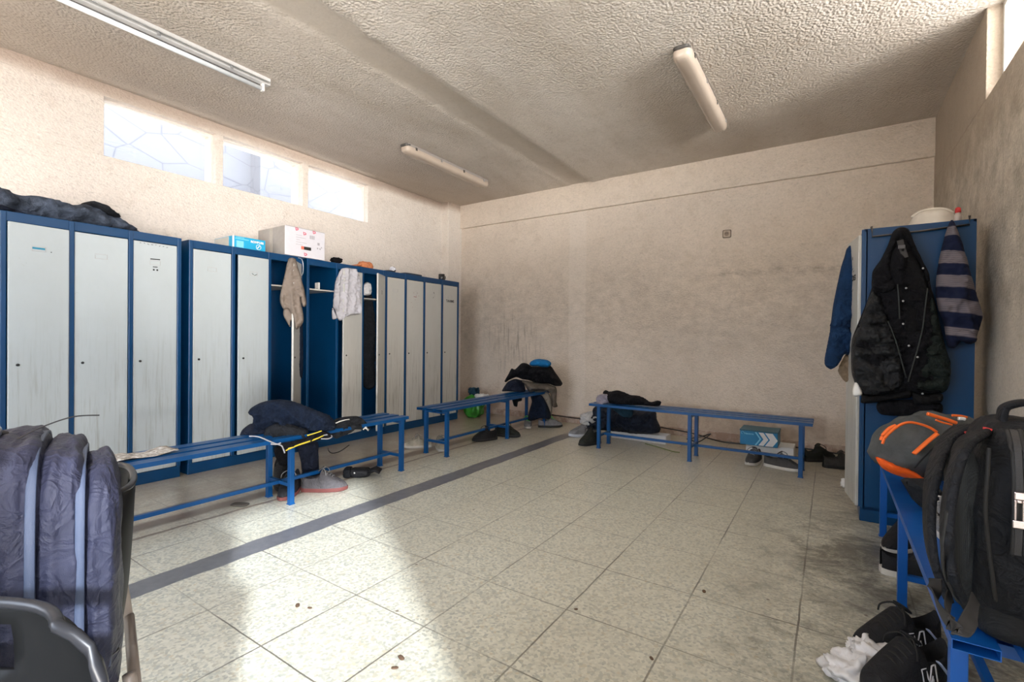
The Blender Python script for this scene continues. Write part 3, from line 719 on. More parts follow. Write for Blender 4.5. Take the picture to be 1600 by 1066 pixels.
def sealed_light(label, x, y0, y1, group='sealed strip lights on the ceiling'):
    L = y1-y0; t = thing('ceiling_light', label, 'ceiling light', (x, y0, ZC), 0, group)
    b = bmesh.new(); bx(b, -0.055, 0.055, 0.015, L-0.015, -0.045, 0.0); obj('housing', b, M_HOUS, t, smooth=False, bevel=0.012)
    b = bmesh.new(); stadium(b, 0.0, L, 0.128, 0.062, -0.040); bmesh.ops.recalc_face_normals(b, faces=b.faces); obj('diffuser', b, M_DIFF, t, smooth=True)
    b = bmesh.new(); stadium(b, -0.012, 0.075, 0.120, 0.030, -0.018); bmesh.ops.recalc_face_normals(b, faces=b.faces); obj('end_cap', b, M_SOOT, t, smooth=True)
    for k in range(4):
        for s in (-1, 1):
            yy = 0.12+(L-0.24)*k/3; obj('clip', box(s*0.064-0.004, s*0.064+0.004, yy-0.012, yy+0.012, -0.058, -0.030), M_STEEL if k % 2 else M_SOOT, t)
    return t
sealed_light('sealed strip light on the ceiling nearest the left windows', -3.66, 3.46, 4.86)
sealed_light('sealed strip light with brown-tinted cover on the right side of the ceiling', -0.86, 3.30, 4.70)
# bare tube fitting
t = thing('tube_light', 'long bare fluorescent tube in a white batten over the left lockers', 'ceiling light', (-3.66, -0.55, ZC))
M_TUBE = plain('unlit_fluorescent_tube', (0.80, 0.84, 0.88, 1), 0.12); M_BAT = plain('white_batten', (0.62, 0.62, 0.62, 1), 0.25)
obj('batten', box(-0.028, 0.028, 0, 2.60, -0.055, 0.0), M_BAT, t, bevel=0.006)
b = bmesh.new()
for s in (-1, 1):
    vs = [b.verts.new(v) for v in ((s*0.03, 0.02, -0.030), (s*0.062, 0.02, -0.052), (s*0.064, 0.02, -0.050), (s*0.032, 0.02, -0.026))]; v2 = [b.verts.new(v.co+Vector((0, 2.56, 0))) for v in vs]
    for i in range(4): b.faces.new((vs[i], vs[(i+1) % 4], v2[(i+1) % 4], v2[i]))
    b.faces.new(vs); b.faces.new(v2[::-1])
bmesh.ops.recalc_face_normals(b, faces=b.faces); obj('reflector', b, plain('polished_reflector', (0.75, 0.76, 0.78, 1), 0.2, 0.8), t)
for k in (0, 1):
    y0 = 0.06+k*1.27; obj('tube', tube(bmesh.new(), [(0, y0, -0.092), (0, y0+1.21, -0.092)], 0.0155, 16), M_TUBE, t, smooth=True)
    for yy in (y0-0.018, y0+1.21): obj('lamp_holder', box(-0.017, 0.017, yy, yy+0.018, -0.112, -0.05), M_WHITE, t, bevel=0.003)
for yy in (0.9, 1.35, 1.85, 2.3): obj('clip', tube(bmesh.new(), [(0.045, yy, -0.040), (0.045, yy, -0.075)], 0.010, 10), M_STEEL, t)
#SPLIT2

# ================================================================== CLOTH, BAGS, SHOES
F_NAVY = fabric('navy_cloth', (0.006, 0.012, 0.028, 1)); F_NAVY2 = fabric('dark_navy_cloth', (0.012, 0.016, 0.030, 1))
F_BLACK = fabric('black_cloth', (0.006, 0.006, 0.008, 1)); F_CHAR = fabric('charcoal_cloth', (0.015, 0.017, 0.021, 1))
F_SHINY = fabric('black_quilted_nylon', (0.012, 0.013, 0.015, 1), 0.42, 1500, 0.25); F_DENIM = fabric('faded_dark_blue_cloth', (0.030, 0.045, 0.080, 1))
F_DUST = fabric('dusty_blue_grey_cloth', (0.06, 0.075, 0.105, 1), var=0.6); F_BEIGE = fabric('beige_terry', (0.225, 0.185, 0.155, 1), 1.0, 500, 0.5, 0.05, var=0.08)
F_WHITE = fabric('white_terry', (0.46, 0.45, 0.48, 1), 1.0, 500, 0.5, 0.05, var=0.06); F_BROWN = fabric('brown_grey_cloth', (0.13, 0.11, 0.09, 1)); F_TAN = fabric('pale_taupe_cloth', (0.27, 0.24, 0.20, 1))
F_BRIGHT = fabric('bright_blue_cloth', (0.010, 0.16, 0.42, 1)); F_GREY = fabric('mauve_grey_cloth', (0.27, 0.25, 0.30, 1)); F_TEAL = fabric('dark_teal_cloth', (0.015, 0.045, 0.07, 1))
F_WORK = fabric('work_blue_cloth', (0.008, 0.030, 0.085, 1)); F_BAGGREY = fabric('grey_pack_fabric', (0.075, 0.082, 0.085, 1), 0.75, 1200, 0.2, 0.15)
F_BAGBLK = fabric('black_pack_nylon', (0.008, 0.0095, 0.013, 1), 0.50, 1400, 0.3, 0.5); F_BAGPUR = fabric('slate_purple_nylon', (0.026, 0.028, 0.050, 1), 0.42, 1200, 0.3, 0.4)
F_BAGDK = fabric('deep_black_nylon', (0.010, 0.011, 0.013, 1), 0.6, 1200, 0.2, 0.2); F_ORANGE = fabric('orange_fabric', (0.85, 0.12, 0.015, 1), 0.5, 900, 0.2, 0.2, var=0.1)
M_ORZIP = plain('orange_zip_tape', (0.90, 0.16, 0.02, 1), 0.5); M_PLASTW = plain('white_plastic_bag', (0.66, 0.66, 0.67, 1), 0.3, bs=0.4, bsc=30, bd=0.01)
M_MESH = None
g = N('black_air_mesh'); vv = g.voro(420, rnd=0.1); g.bump(vv.outputs[0], 0.8, 0.003); M_MESH = g.fin(g.ramp(vv.outputs[0], (0.2, (0.004, 0.005, 0.006, 1)), (0.7, (0.022, 0.026, 0.028, 1))), 0.8)
def crop(ox, oy, s, L): return [(ox+a*s, oy+b*s) for a, b in L]

# ---- towels
def c2(L): return crop(380, 390, 0.15942, L)
pB = Vector((-4.00, 2.50, 1.5)); nB = Vector((0.85, -0.53, 0))
t = thing('towel', 'beige terry towel hanging from the top of an open locker door', 'towel', (-4.00, 2.50, 1.16))
cloth('towel_cloth', c2([(440, 95), (480, 80), (515, 92), (530, 150), (555, 230), (575, 300), (605, 420), (620, 545), (583, 560), (560, 470), (575, 560), (592, 660), (585, 710), (520, 780), (500, 720), (470, 640), (440, 580), (400, 590), (362, 520), (362, 440), (385, 340), (410, 230)]), pB, nB, F_BEIGE, t, 0.030, 0.018, 0.035, 0.010, folds(1, 0.016, 38, (1, 0.05), 0.3))
cloth('towel_corner', c2([(400, 575), (440, 570), (500, 610), (580, 670), (588, 715), (525, 785), (470, 700), (460, 760), (420, 700), (392, 640)]), pB-nB*0.02, nB, F_BEIGE, t, 0.016, 0.010, 0.02, 0.010, folds(2, 0.010, 30, (0.7, 0.7), 0.4))
t = thing('hook', 'bent wire hook over the top of the open locker beside the beige towel', 'hook', (-4.16, 2.60, 1.78))
obj('wire', tube(bmesh.new(), spline([at(466, 403, 0, -4.165), at(471, 405, 0, -4.16), at(473.5, 412, 0, -4.16), at(473.5, 425, 0, -4.16), at(471, 431, 0, -4.16)]), 0.004, 8), M_STEEL, t, smooth=True, world=True)
t = thing('towel', 'white terry towel draped over an ajar locker door', 'towel', (-4.13, 3.18, 1.25))
pW = Vector((-4.12, 3.18, 1.5)); nW = Vector((0.97, -0.25, 0))
cloth('towel_cloth', c2([(960, 190), (1000, 180), (1060, 184), (1110, 195), (1125, 225), (1150, 300), (1154, 450), (1152, 620), (1100, 640), (1098, 662), (1088, 640), (1040, 650), (1000, 672), (945, 700), (915, 660), (905, 610), (880, 560), (885, 470), (900, 330), (930, 240)]), pW, nW, F_WHITE, t, 0.022, 0.018, 0.03, 0.010, folds(4, 0.018, 36, (1, -0.1), 0.3))
cloth('towel_corner', c2([(876, 570), (900, 610), (925, 670), (900, 684), (874, 682), (868, 620)]), pW-nW*0.02, nW, F_WHITE, t, 0.012, 0.01, 0.02, 0.01)
# hanging things inside the open lockers
tag(cloth('hanging_garment', [(462, 505), (472, 500), (474, 560), (472, 592), (465, 578), (461, 545)], (-4.16, 2.62, 1.1), (0.9, -0.4, 0), F_NAVY, None, 0.02, 0.02, 0.02, 0.012, folds(3, 0.01, 30)), 'dark blue garment hanging beneath the beige towel', 'clothes')
tag(cloth('hanging_garment', [(569, 470), (580, 460), (586, 500), (586, 600), (568, 604), (566, 540)], (-4.42, 3.52, 1.1), (0.9, -0.4, 0), F_CHAR, None, 0.03, 0.03, 0.03, 0.015, folds(6, 0.02, 30)), 'charcoal trousers hanging inside the half open locker right of the white towel', 'clothes')
tag(cloth('carrier_bag', [(567, 447), (572, 441), (579, 443), (581, 452), (579, 461), (568, 462), (566, 454)], (-4.33, 3.50, 1.6), (0.9, -0.4, 0), M_PLASTW, None, 0.03, 0.02, 0.02, 0.008, folds(7, 0.015, 60)), 'crumpled white plastic bag on the shelf of the half open locker', 'bag')
o = obj('cardboard_strip', box(-4.36, -4.30, 2.93, 2.945, 1.563, 1.64), M_PAPER); tag(o, 'slip of white paper standing on the shelf of the empty locker', 'paper')
# ---- on top of the lockers
cz = 1.846
t = thing('coat', 'dusty navy coat lying in folds on top of the left locker bank', 'coat', (-4.38, 1.0, cz))
cl = lambda v: setattr(v.co, 'z', max(v.co.z, cz+0.002))
cloth('coat_body', [(-25, 285), (0, 293), (15, 298), (28, 305), (60, 307), (85, 314), (103, 320), (122, 320), (136, 316), (150, 320), (165, 331), (182, 341), (205, 354), (219, 363), (190, 372), (110, 362), (40, 352), (-25, 344)], (-4.40, 1.0, cz), (1, 0, 0), F_DUST, t, 0.15, 0.12, 0.10, 0.018, folds(8, 0.05, 9, (0.8, 1), 0.6), zmin=cz, clampf=cl)
cloth('coat_sleeve', [(-25, 318), (0, 320), (18, 326), (32, 330), (43, 336), (40, 345), (0, 340), (-25, 336)], (-4.24, 0.75, cz), (1, 0, 0), F_NAVY2, t, 0.04, 0.05, 0.03, 0.014, folds(9, 0.02, 14), zmin=cz, clampf=cl)
cloth('coat_collar', [(126, 319), (136, 316), (155, 324), (175, 336), (182, 343), (170, 345), (150, 337), (133, 328)], (-4.40, 1.2, cz), (1, 0, 0), F_CHAR, t, 0.17, 0.02, 0.03, 0.014, folds(10, 0.03, 20), zmin=cz, clampf=cl)
def carton(name, label, x0, x1, y0, y1, z0, z1, mat, group=None, lid=None):
    t = thing(name, label, 'box', ((x0+x1)/2, (y0+y1)/2, z0), 0, group)
    obj('box_body', box(x0, x1, y0, y1, z0, z1), mat, t, world=True, bevel=0.003); return t
M_CYAN = plain('cyan_card', (0.012, 0.36, 0.62, 1), 0.45); M_CARTW = plain('white_card', (0.66, 0.65, 0.70, 1), 0.55, var=0.05); M_REDT = plain('red_tape_print', (0.62, 0.01, 0.07, 1), 0.4)
M_GREYC = plain('greyed_card_side', (0.36, 0.33, 0.30, 1), 0.6); M_CYLT = plain('pale_cyan_print', (0.22, 0.62, 0.80, 1), 0.5)
FX = lambda y, z, x=-4.225: frame_mtx(Vector((x, y, z)), (0, 1, 0), (0, 0, 1))
t = carton('shoe_box', 'cyan shoe box on top of the lockers left of the white carton', -4.55, -4.232, 2.066, 2.347, cz, 1.950, M_CYAN)
obj('side_band', box(-4.54, -4.30, 2.064, 2.067, cz+.004, 1.945), plain('cream_side_label', (0.55, 0.54, 0.48, 1), 0.6), t, world=True)
obj('corner_strip', box(-4.236, -4.229, 2.063, 2.075, cz, 1.951), M_WHITE, t, world=True)
for (a, b_, c, d_) in ((2.085, 2.20, 1.925, 1.932), (2.09, 2.16, 1.938, 1.943)): obj('print_line', box(-4.2322, -4.2312, a, b_, c, d_), M_CYLT, t, world=True)
obj('printed_panel', box(-4.2322, -4.2312, 2.095, 2.155, 1.856, 1.912), M_CYLT, t, world=True)
text('box_lettering', 'ROMBUSS', 0.027, FX(2.275, 1.918, -4.2316)-Matrix.Translation((0, 0, 0))+Matrix.Translation((0, 0, 0)) if False else FX(2.275, 1.918, -4.2316), M_WHITE, t, bold=0.0012) if False else None
o = text('box_lettering', 'ROMBUSS', 0.026, FX(2.273, 1.921, -4.2318), M_WHITE, None, bold=0.0012)
o.data.transform(mw(t).inverted()); o.parent = t
b = bmesh.new(); tube(b, [(-4.231, 2.285+0.021*math.cos(k*PI/12), 1.882+0.021*math.sin(k*PI/12)) for k in range(25)], 0.0022, 6, cap=False); tube(b, [(-4.231, 2.276, 1.872), (-4.231, 2.284, 1.884), (-4.231, 2.294, 1.892)], 0.004, 6)
obj('round_emblem', b, M_WHITE, t, world=True)
t = carton('carton', 'large white carton with red printed tape on top of the lockers', -4.62, -4.165, 2.492, 2.905, cz, 2.115, M_CARTW)
obj('side_face', box(-4.618, -4.17, 2.4905, 2.4925, cz+.002, 2.113), M_GREYC, t, world=True)
obj('tape_strip', box(-4.42, -4.37, 2.4885, 2.4905, cz+.002, 2.113), plain('clear_brown_tape', (0.46, 0.42, 0.37, 1), 0.25), t, world=True)
obj('tape_edge', box(-4.20, -4.163, 2.50, 2.90, 2.1145, 2.1165), M_GREYC, t, world=True)
for (y, z) in ((2.61, 2.100), (2.69, 2.070), (2.79, 2.100), (2.70, 1.875)):
    for (dy, dz, w_, h_, r_) in ((-.013, 0, .006, .03, 0.2), (.003, .007, .022, .007, -0.4), (.003, -.007, .022, .007, 0.4)):
        obj('red_mark', box(0, 0.0008, -w_/2, w_/2, -h_/2, h_/2, Matrix.Translation((-4.1648, y+dy, z+dz)) @ Matrix.Rotation(r_, 4, 'X')), M_REDT, t, world=True)
obj('printed_bar', box(-4.165, -4.164, 2.68, 2.755, 1.918, 1.948), M_INK, t, world=True); obj('printed_square', box(-4.165, -4.1636, 2.652, 2.680, 1.918, 1.948), plain('salmon_print', (0.75, 0.16, 0.10, 1), 0.5), t, world=True)
M_FAINT = plain('faint_grey_print', (0.36, 0.35, 0.38, 1), 0.6)
for k, (a, b_) in enumerate(((2.60, 2.66), (2.60, 2.70), (2.60, 2.64), (2.60, 2.71), (2.60, 2.67))): obj('print_line', box(-4.165, -4.1642, a, b_, 2.045-0.022*k, 2.048-0.022*k), M_FAINT, t, world=True)
for k in range(6): obj('barcode_bar', box(-4.165, -4.1642, 2.74+.009*k, 2.744+.009*k+.002*(k % 2), 2.03, 2.065), M_FAINT, t, world=True)
for (y, z, r_) in ((2.835, 1.995, .012), (2.825, 1.952, .007), (2.852, 1.950, .007), (2.868, 1.965, .006)): obj('handling_symbol', box(-4.165, -4.1642, y-r_, y+r_, z-r_, z+r_), M_FAINT, t, world=True)
# bits and pieces on the lockers
o = obj('glove', soft(0.10, 0.11, 0.05, 10, 3, Matrix.Translation((-4.30, 3.135, cz+0.045)), fn=lambda p: 0.012*noise.noise(p*3+Vector((4, 1, 2)))), F_BLACK, smooth=True); tag(o, 'small black glove on the lockers behind the white towel', 'glove')
t = thing('cap', 'orange-brown cloth cap lying on the lockers right of the white towel', 'cap', (-4.29, 3.45, cz))
obj('crown', soft(0.14, 0.17, 0.085, 12, 2.6, Matrix.Translation((0, 0.05, 0.034)), fn=lambda p: 0.010*noise.noise(p*3)), fabric('rust_orange_cloth', (0.55, 0.20, 0.09, 1)), t, smooth=True)
obj('peak', soft(0.12, 0.16, 0.02, 10, 3, Matrix.Translation((0.0, -0.09, 0.020)) @ Matrix.Rotation(0.25, 4, 'X')), fabric('rust_orange_peak', (0.60, 0.23, 0.10, 1)), t, smooth=True)
t = thing('ball', 'small white and black ball on the lockers nearer the corner', 'ball', (-4.27, 3.88, cz))
g = N('patched_ball'); v = g.voro(26, rnd=0.4); M_BALL = g.fin(g.ramp(v.outputs['Color'], (0.62, (0.75, 0.75, 0.8, 1)), (0.64, (0.02, 0.02, 0.03, 1))), 0.4)
obj('ball_skin', soft(0.075, 0.075, 0.075, 14, 2.0, Matrix.Translation((0, 0, 0.0375))), M_BALL, t, smooth=True)
obj('stand', soft(0.09, 0.13, 0.02, 10, 4, Matrix.Translation((0.0, -0.05, 0.012))), M_BLACK, t, smooth=True)
o = obj('tray', soft(0.16, 0.30, 0.022, 12, 5, Matrix.Translation((-4.28, 4.17, cz+0.012))), plain('dark_slate_plastic', (0.02, 0.035, 0.06, 1), 0.5), smooth=True); tag(o, 'flat dark plastic tray on the lockers left of the mug', 'tray')
t = thing('mug', 'black mug standing on the last locker by the corner', 'mug', (-4.30, 4.76, cz))
obj('cup', lathe([(0, 0.002), (0.036, 0.0), (0.041, 0.006), (0.042, 0.088), (0.039, 0.090), (0.037, 0.082), (0.036, 0.012), (0, 0.010)], 24), plain('black_glazed_mug', (0.018, 0.018, 0.02, 1), 0.15), t, smooth=True)
obj('handle', tube(bmesh.new(), spline([(0, 0.038, 0.072), (0, 0.062, 0.070), (0, 0.072, 0.050), (0, 0.062, 0.026), (0, 0.040, 0.020)]), 0.0055, 8), plain('black_glaze', (0.018, 0.018, 0.02, 1), 0.15), t, smooth=True)

# ---- shoes
def shoe(label, pos, toe, L, up_c, sole_c, lace_c=None, line_c=(0.02, 0.02, 0.022, 1), W=0.36, high=0.36, name='shoe', group=None, cat='shoe', z=0.0, tilt=0.0, roll=0.0, stripe=None, dense=1):
    """one shoe: toe = yaw of the toe direction; local +x runs heel -> toe"""
    t = thing(name, label, cat, (pos[0], pos[1], z), toe, group)
    if tilt or roll: t.rotation_euler = (roll, tilt, toe); MW[t.name] = Matrix.Translation(Vector((pos[0], pos[1], z))) @ t.rotation_euler.to_matrix().to_4x4()
    nS, nA = 30, 24
    def halfw(s): return L*W*0.5*(0.80+0.20*math.sin(PI*(s*1.5-0.35)))*(1-max(0, (s-0.80)/0.20)**2.4*0.80)*(1-max(0, (0.10-s)/0.10)**2*0.45)
    def topz(s):
        if s < 0.42: return L*(high-0.05*math.sin(s/0.42*PI))+L*0.03*max(0, 1-s/0.08)
        k = min(1.0, (s-0.42)/0.58); return L*(high*(1-k)**1.15*0.82+0.165+high*0.03*(1-k))*(1 if k < 0.86 else math.sqrt(max(0, 1-((k-0.86)/0.14)**2))*0.5+0.5)
    th = L*0.085
    rows = []; b = bmesh.new(); bl = bmesh.new(); rl = []
    for i in range(nS+1):
        s = i/nS; X = (s-0.5)*L; hw = halfw(s)*0.96; ht = max(topz(s)-th*0.8, L*0.05); op = s < 0.44
        row = []
        for j in range(nA+1):
            a = -1+2*j/nA; aa = abs(a)
            y = hw*math.copysign(math.sin(min(aa*1.15, 1)*PI/2)**0.8, a) if aa > 1e-6 else 0
            zz = th*0.8+ht*max(0.0, math.cos(aa*PI/2))**0.62
            if op:
                rim = 0.42; k = 1 if s < 0.34 else 1-(s-0.34)/0.10
                if aa < rim:
                    dp = (1-(aa/rim)**3)*ht*0.72*k*(min(1, s/0.06)); zz -= dp
            row.append((X, y, zz, aa < 0.40 and s < 0.42 and s > 0.04))
        rows.append(row)
    V = [[b.verts.new(p[:3]) for p in r] for r in rows]; Vl = {}
    for i in range(nS):
        for j in range(nA):
            inn = rows[i][j][3] and rows[i+1][j][3] and rows[i][j+1][3]
            if inn:
                q = []
                for (ii, jj) in ((i, j), (i+1, j), (i+1, j+1), (i, j+1)):
                    if (ii, jj) not in Vl: Vl[ii, jj] = bl.verts.new(rows[ii][jj][:3])
                    q.append(Vl[ii, jj])
                bl.faces.new(q)
            else: b.faces.new((V[i][j], V[i+1][j], V[i+1][j+1], V[i][j+1]))
    bmesh.ops.delete(b, geom=[v for v in b.verts if not v.link_faces], context='VERTS')
    b.normal_update(); obj('upper', b, up_c, t, smooth=True); obj('lining', bl, plain('shoe_lining', line_c, 0.9), t, smooth=True)
    b = bmesh.new(); rings = []
    for (zf, e_) in ((0, 0.93), (0.15, 1.0), (0.8, 1.03), (1.05, 0.98)):
        ring = []
        for i in range(nS+1):
            s = i/nS; ring.append(((s-0.5)*L*(1+0.02*e_), halfw(s)*e_+0.001, th*zf+(L*0.03*max(0, (s-0.75)/0.25)**2 if zf < 0.5 else L*0.012*max(0, (s-0.75)/0.25))))
        full = ring+[(x, -y, z_) for x, y, z_ in ring[::-1]]; rings.append([b.verts.new(p) for p in full])
    for r0, r1 in zip(rings, rings[1:]):
        m = len(r0)
        for i in range(m): b.faces.new((r0[i], r0[(i+1) % m], r1[(i+1) % m], r1[i]))
    b.faces.new(rings[0][::-1]); b.faces.new(rings[-1]); obj('sole', b, sole_c, t, smooth=False)
    if lace_c:
        for k in range(5):
            s = 0.46+0.055*k; X = (s-0.5)*L; hw = halfw(s)*0.5; ht = th*0.8+max(topz(s)-th*0.8, L*.05)
            b = bmesh.new(); tube(b, spline([(X-0.004, -hw, ht*0.93), (X, 0, ht+0.003), (X+0.004, hw, ht*0.93)], 5), 0.0036, 6); obj('lace', b, lace_c, t, smooth=True)
        s = 0.45; X = (s-0.5)*L; ht = th*0.8+topz(s)-th*0.8
        b = bmesh.new()
        for sg in (-1, 1): tube(b, spline([(X, 0, ht), (X+.01, sg*.02, ht+.012), (X+.03, sg*.045, ht-.005), (X+.035, sg*.05, ht-.03)], 5), 0.003, 6)
        obj('lace_bow', b, lace_c, t, smooth=True)
        b = soft(L*0.16, L*0.16, 0.010, 8, 3, Matrix.Translation((X-0.01, 0, ht+0.004)) @ Matrix.Rotation(-0.7, 4, 'Y')); obj('tongue', b, up_c, t, smooth=True)
    if stripe: stripe(t, L, halfw, topz, th)
    return t
K_BLK = fabric('black_shoe_leather', (0.014, 0.014, 0.016, 1), 0.5, 700, 0.3, 0.2); K_GREY = fabric('grey_knit_shoe', (0.07, 0.068, 0.068, 1), 0.85, 900, 0.4, 0.1)
K_CREAM = fabric('dirty_cream_shoe', (0.42, 0.39, 0.32, 1), 0.8); K_LGREY = fabric('light_grey_shoe', (0.20, 0.20, 0.21, 1), 0.8); K_OLIVE = fabric('olive_black_shoe', (0.022, 0.024, 0.020, 1), 0.8)
K_SW = plain('off_white_sole', (0.58, 0.56, 0.52, 1), 0.6); K_SB = plain('black_rubber_sole', (0.012, 0.012, 0.012, 1), 0.7); K_SR = plain('brick_red_sole', (0.13, 0.035, 0.03, 1), 0.7)
L_BLK = plain('black_lace', (0.01, 0.01, 0.01, 1), 0.8); L_GRN = plain('neon_green_lace', (0.12, 0.80, 0.16, 1), 0.6); L_WHT = plain('white_lace', (0.6, 0.6, 0.6, 1), 0.7); L_GREY = plain('grey_lace', (0.2, 0.2, 0.2, 1), 0.7)
CRA = math.atan2(CR.y, CR.x)     # yaw of "to the right as the camera sees it"
def P2(px, py): p = fl(px, py); return (p.x, p.y)
# under the first bench
shoe('black work boot under the heap of navy clothes, left of the grey shoe', (-3.29, 1.96), CRA-0.9, 0.30, K_BLK, K_SB, L_BLK, high=0.60, name='boot', cat='boot')
shoe('black laced boot with a red-edged sole behind the bright bench leg', (-3.10, 1.90), CRA-1.5, 0.29, K_BLK, K_SR, L_GREY, high=0.46, name='boot', cat='boot')
shoe('grey shoe with a red sole edge below the hanging trouser leg', (-2.99, 2.10), CRA+0.12, 0.31, fabric('worn_grey_shoe', (0.09, 0.085, 0.09, 1), 0.7), K_SR, L_GREY, high=0.40)
t = thing('glove', 'black work glove on the floor under the first long bench', 'glove', (-3.06, 2.46, 0))
obj('palm', soft(0.17, 0.11, 0.07, 12, 3, Matrix.Rotation(CRA+0.1, 4, 'Z') @ Matrix.Translation((0, 0, 0.036)), fn=lambda p: 0.006*noise.noise(p*3)), K_BLK, t, smooth=True)
for k in range(4):
    d0 = Vector((0.07, -0.035+0.023*k, 0.04)); obj('finger', tube(bmesh.new(), [Matrix.Rotation(CRA+0.1, 4, 'Z') @ q for q in (d0, d0+Vector((0.05, 0.004*(k-1.5), 0.02)), d0+Vector((0.09, 0.008*(k-1.5), 0.0)))], [0.014, 0.013, 0.010], 10), K_BLK, t, smooth=True)
obj('cuff', soft(0.06, 0.12, 0.075, 10, 4, Matrix.Rotation(CRA+0.1, 4, 'Z') @ Matrix.Translation((-0.09, 0, 0.038))), F_CHAR, t, smooth=True)
obj('snap', soft(0.014, 0.006, 0.014, 6, 2, Matrix.Rotation(CRA+0.1, 4, 'Z') @ Matrix.Translation((-0.03, -0.056, 0.045))), M_STEEL, t, smooth=True)
# by the second bench
shoe('dirty cream shoe lying left of the second bench leg', (-3.42, 3.45), CRA-2.9, 0.27, K_CREAM, K_SW, L_GREY)
shoe('dirty cream shoe directly behind the second bench front leg', (-3.17, 3.52), CRA-1.2, 0.27, K_CREAM, K_SW, L_GREY)
shoe('black leather shoe under the middle of the second bench, toe forward', (-3.07, 4.10), CRA-2.6, 0.29, K_BLK, K_SB, L_BLK, high=0.40)
shoe('black leather shoe just behind the middle front leg of the second bench', (-2.99, 4.42), CRA-0.3, 0.29, K_OLIVE, K_SB, L_BLK, high=0.40)
shoe('grey trainer with neon green laces, left of its partner below the clothes heap', (-3.10, 5.03), CRA-1.7, 0.28, K_LGREY, K_SW, L_GRN, (0.2, 0.6, 0.2, 1))
shoe('grey trainer with neon green laces, right of its partner below the clothes heap', (-2.88, 5.20), CRA+0.1, 0.30, K_LGREY, K_SB, L_GRN, (0.2, 0.6, 0.2, 1))
# at the back bench
shoe('grey and white canvas shoe stuffed with a white rag in the back corner', (-2.32, 4.95), CRA-2.75, 0.36, K_LGREY, plain('bluish_white_rubber', (0.50, 0.53, 0.60, 1), 0.5), None, high=0.28)
shoe('black ankle boot in front of the left leg of the back bench', (-2.07, 4.58), CRA-2.6, 0.28, K_OLIVE, K_SB, L_BLK, high=0.52, name='boot', cat='boot')
shoe('grey knit trainer with white sole edge left of its partner by the blue box', (-0.56, 4.76), CRA-2.35, 0.28, K_GREY, K_SW, L_GREY, (0.2, 0.03, 0.04, 1))
shoe('grey knit trainer with broad white sole edge at the foot of the blue box', (-0.33, 4.70), CRA-0.85, 0.29, K_GREY, K_SW, L_GREY, (0.2, 0.03, 0.04, 1))
shoe('dark olive shoe beyond the back bench, nearer the bench leg', (-0.07, 5.22), CRA+0.15, 0.31, K_OLIVE, K_SB, L_BLK)
shoe('dark olive shoe beyond the back bench, half behind the locker door', (0.10, 5.03), CRA-0.25, 0.30, fabric('brown_grey_shoe', (0.05, 0.046, 0.042, 1)), K_SB, L_BLK)
# under the right bench
shoe('black shoe with grey lining under the far end of the right bench', (0.33, 3.26), CRA-2.75, 0.30, K_BLK, K_SW, None, (0.20, 0.20, 0.20, 1), high=0.42)
shoe('black canvas shoe with white laces under the right bench', (0.37, 2.90), CRA-0.45, 0.32, K_BLK, K_SW, L_WHT)

# ---- heap on the first long bench
def c5(L): return crop(370, 610, 0.17830, L)
ZB = 0.446
def above(z): return lambda v: setattr(v.co, 'z', max(v.co.z, z))
P0 = Vector((-2.955, 2.00, ZB)); H1 = 'clothes heaped on the first long bench'
T2 = Vector((0.70, -0.71, 0))
t = thing('jacket', 'navy jacket thrown on top of the heap on the first long bench', 'jacket', (-3.05, 2.05, 0.55), 0, H1)
cloth('jacket_body', c5([(105, 185), (135, 150), (200, 112), (300, 84), (380, 78), (470, 90), (560, 120), (640, 150), (740, 190), (810, 218), (850, 262), (868, 310), (860, 345), (780, 360), (640, 352), (560, 320), (470, 330), (360, 350), (240, 360), (150, 395), (120, 370), (135, 300), (150, 240), (115, 210)]), P0, T2, F_NAVY, t, 0.10, 0.10, 0.09, 0.011, folds(11, 0.024, 26, (0.35, 1), 0.9))
t = thing('trousers', 'dark trousers rolled up under the navy jacket on the long bench', 'trousers', (-3.1, 2.0, ZB), 0, H1)
cloth('rolled_leg', c5([(235, 385), (260, 330), (330, 290), (420, 285), (540, 320), (620, 350), (628, 400), (600, 440), (480, 455), (380, 462), (290, 450), (245, 420)]), P0+T2*0.085, T2, F_CHAR, t, 0.06, 0.09, 0.06, 0.010, folds(12, 0.018, 17, (0.3, 1), 0.6))
cloth('waist', c5([(25, 400), (45, 350), (85, 315), (130, 290), (200, 300), (280, 340), (260, 400), (240, 430), (150, 410), (60, 412)]), P0+T2*0.03, T2, F_NAVY2, t, 0.05, 0.09, 0.05, 0.010, folds(13, 0.014, 18))
t = thing('jacket', 'black work jacket with yellow piping hanging over the bench edge', 'jacket', (-2.93, 2.05, ZB), 0, H1)
PJ = Vector((-2.868, 2.02, ZB)); TJ = Vector((1, -0.02, 0)).normalized()
cloth('jacket_body', c5([(385, 470), (470, 450), (600, 420), (640, 385), (700, 370), (745, 350), (830, 385), (835, 410), (720, 440), (580, 480), (470, 510), (425, 535), (400, 520)]), PJ, TJ, F_BLACK, t, 0.015, 0.03, 0.02, 0.008, folds(14, 0.008, 25))
for k, L in enumerate(([(430, 528), (520, 488), (620, 455), (700, 425), (765, 393)], [(450, 512), (540, 478), (640, 445), (720, 415)], [(618, 396), (680, 378), (745, 355)])):
    b = bmesh.new(); tube(b, spline([onplane(x, y, PJ+TJ*0.019, TJ) for x, y in c5(L)], 5), 0.0042, 6); obj('piping', b, plain('yellow_piping', (0.72, 0.58, 0.05, 1), 0.5), t, smooth=True, world=True)
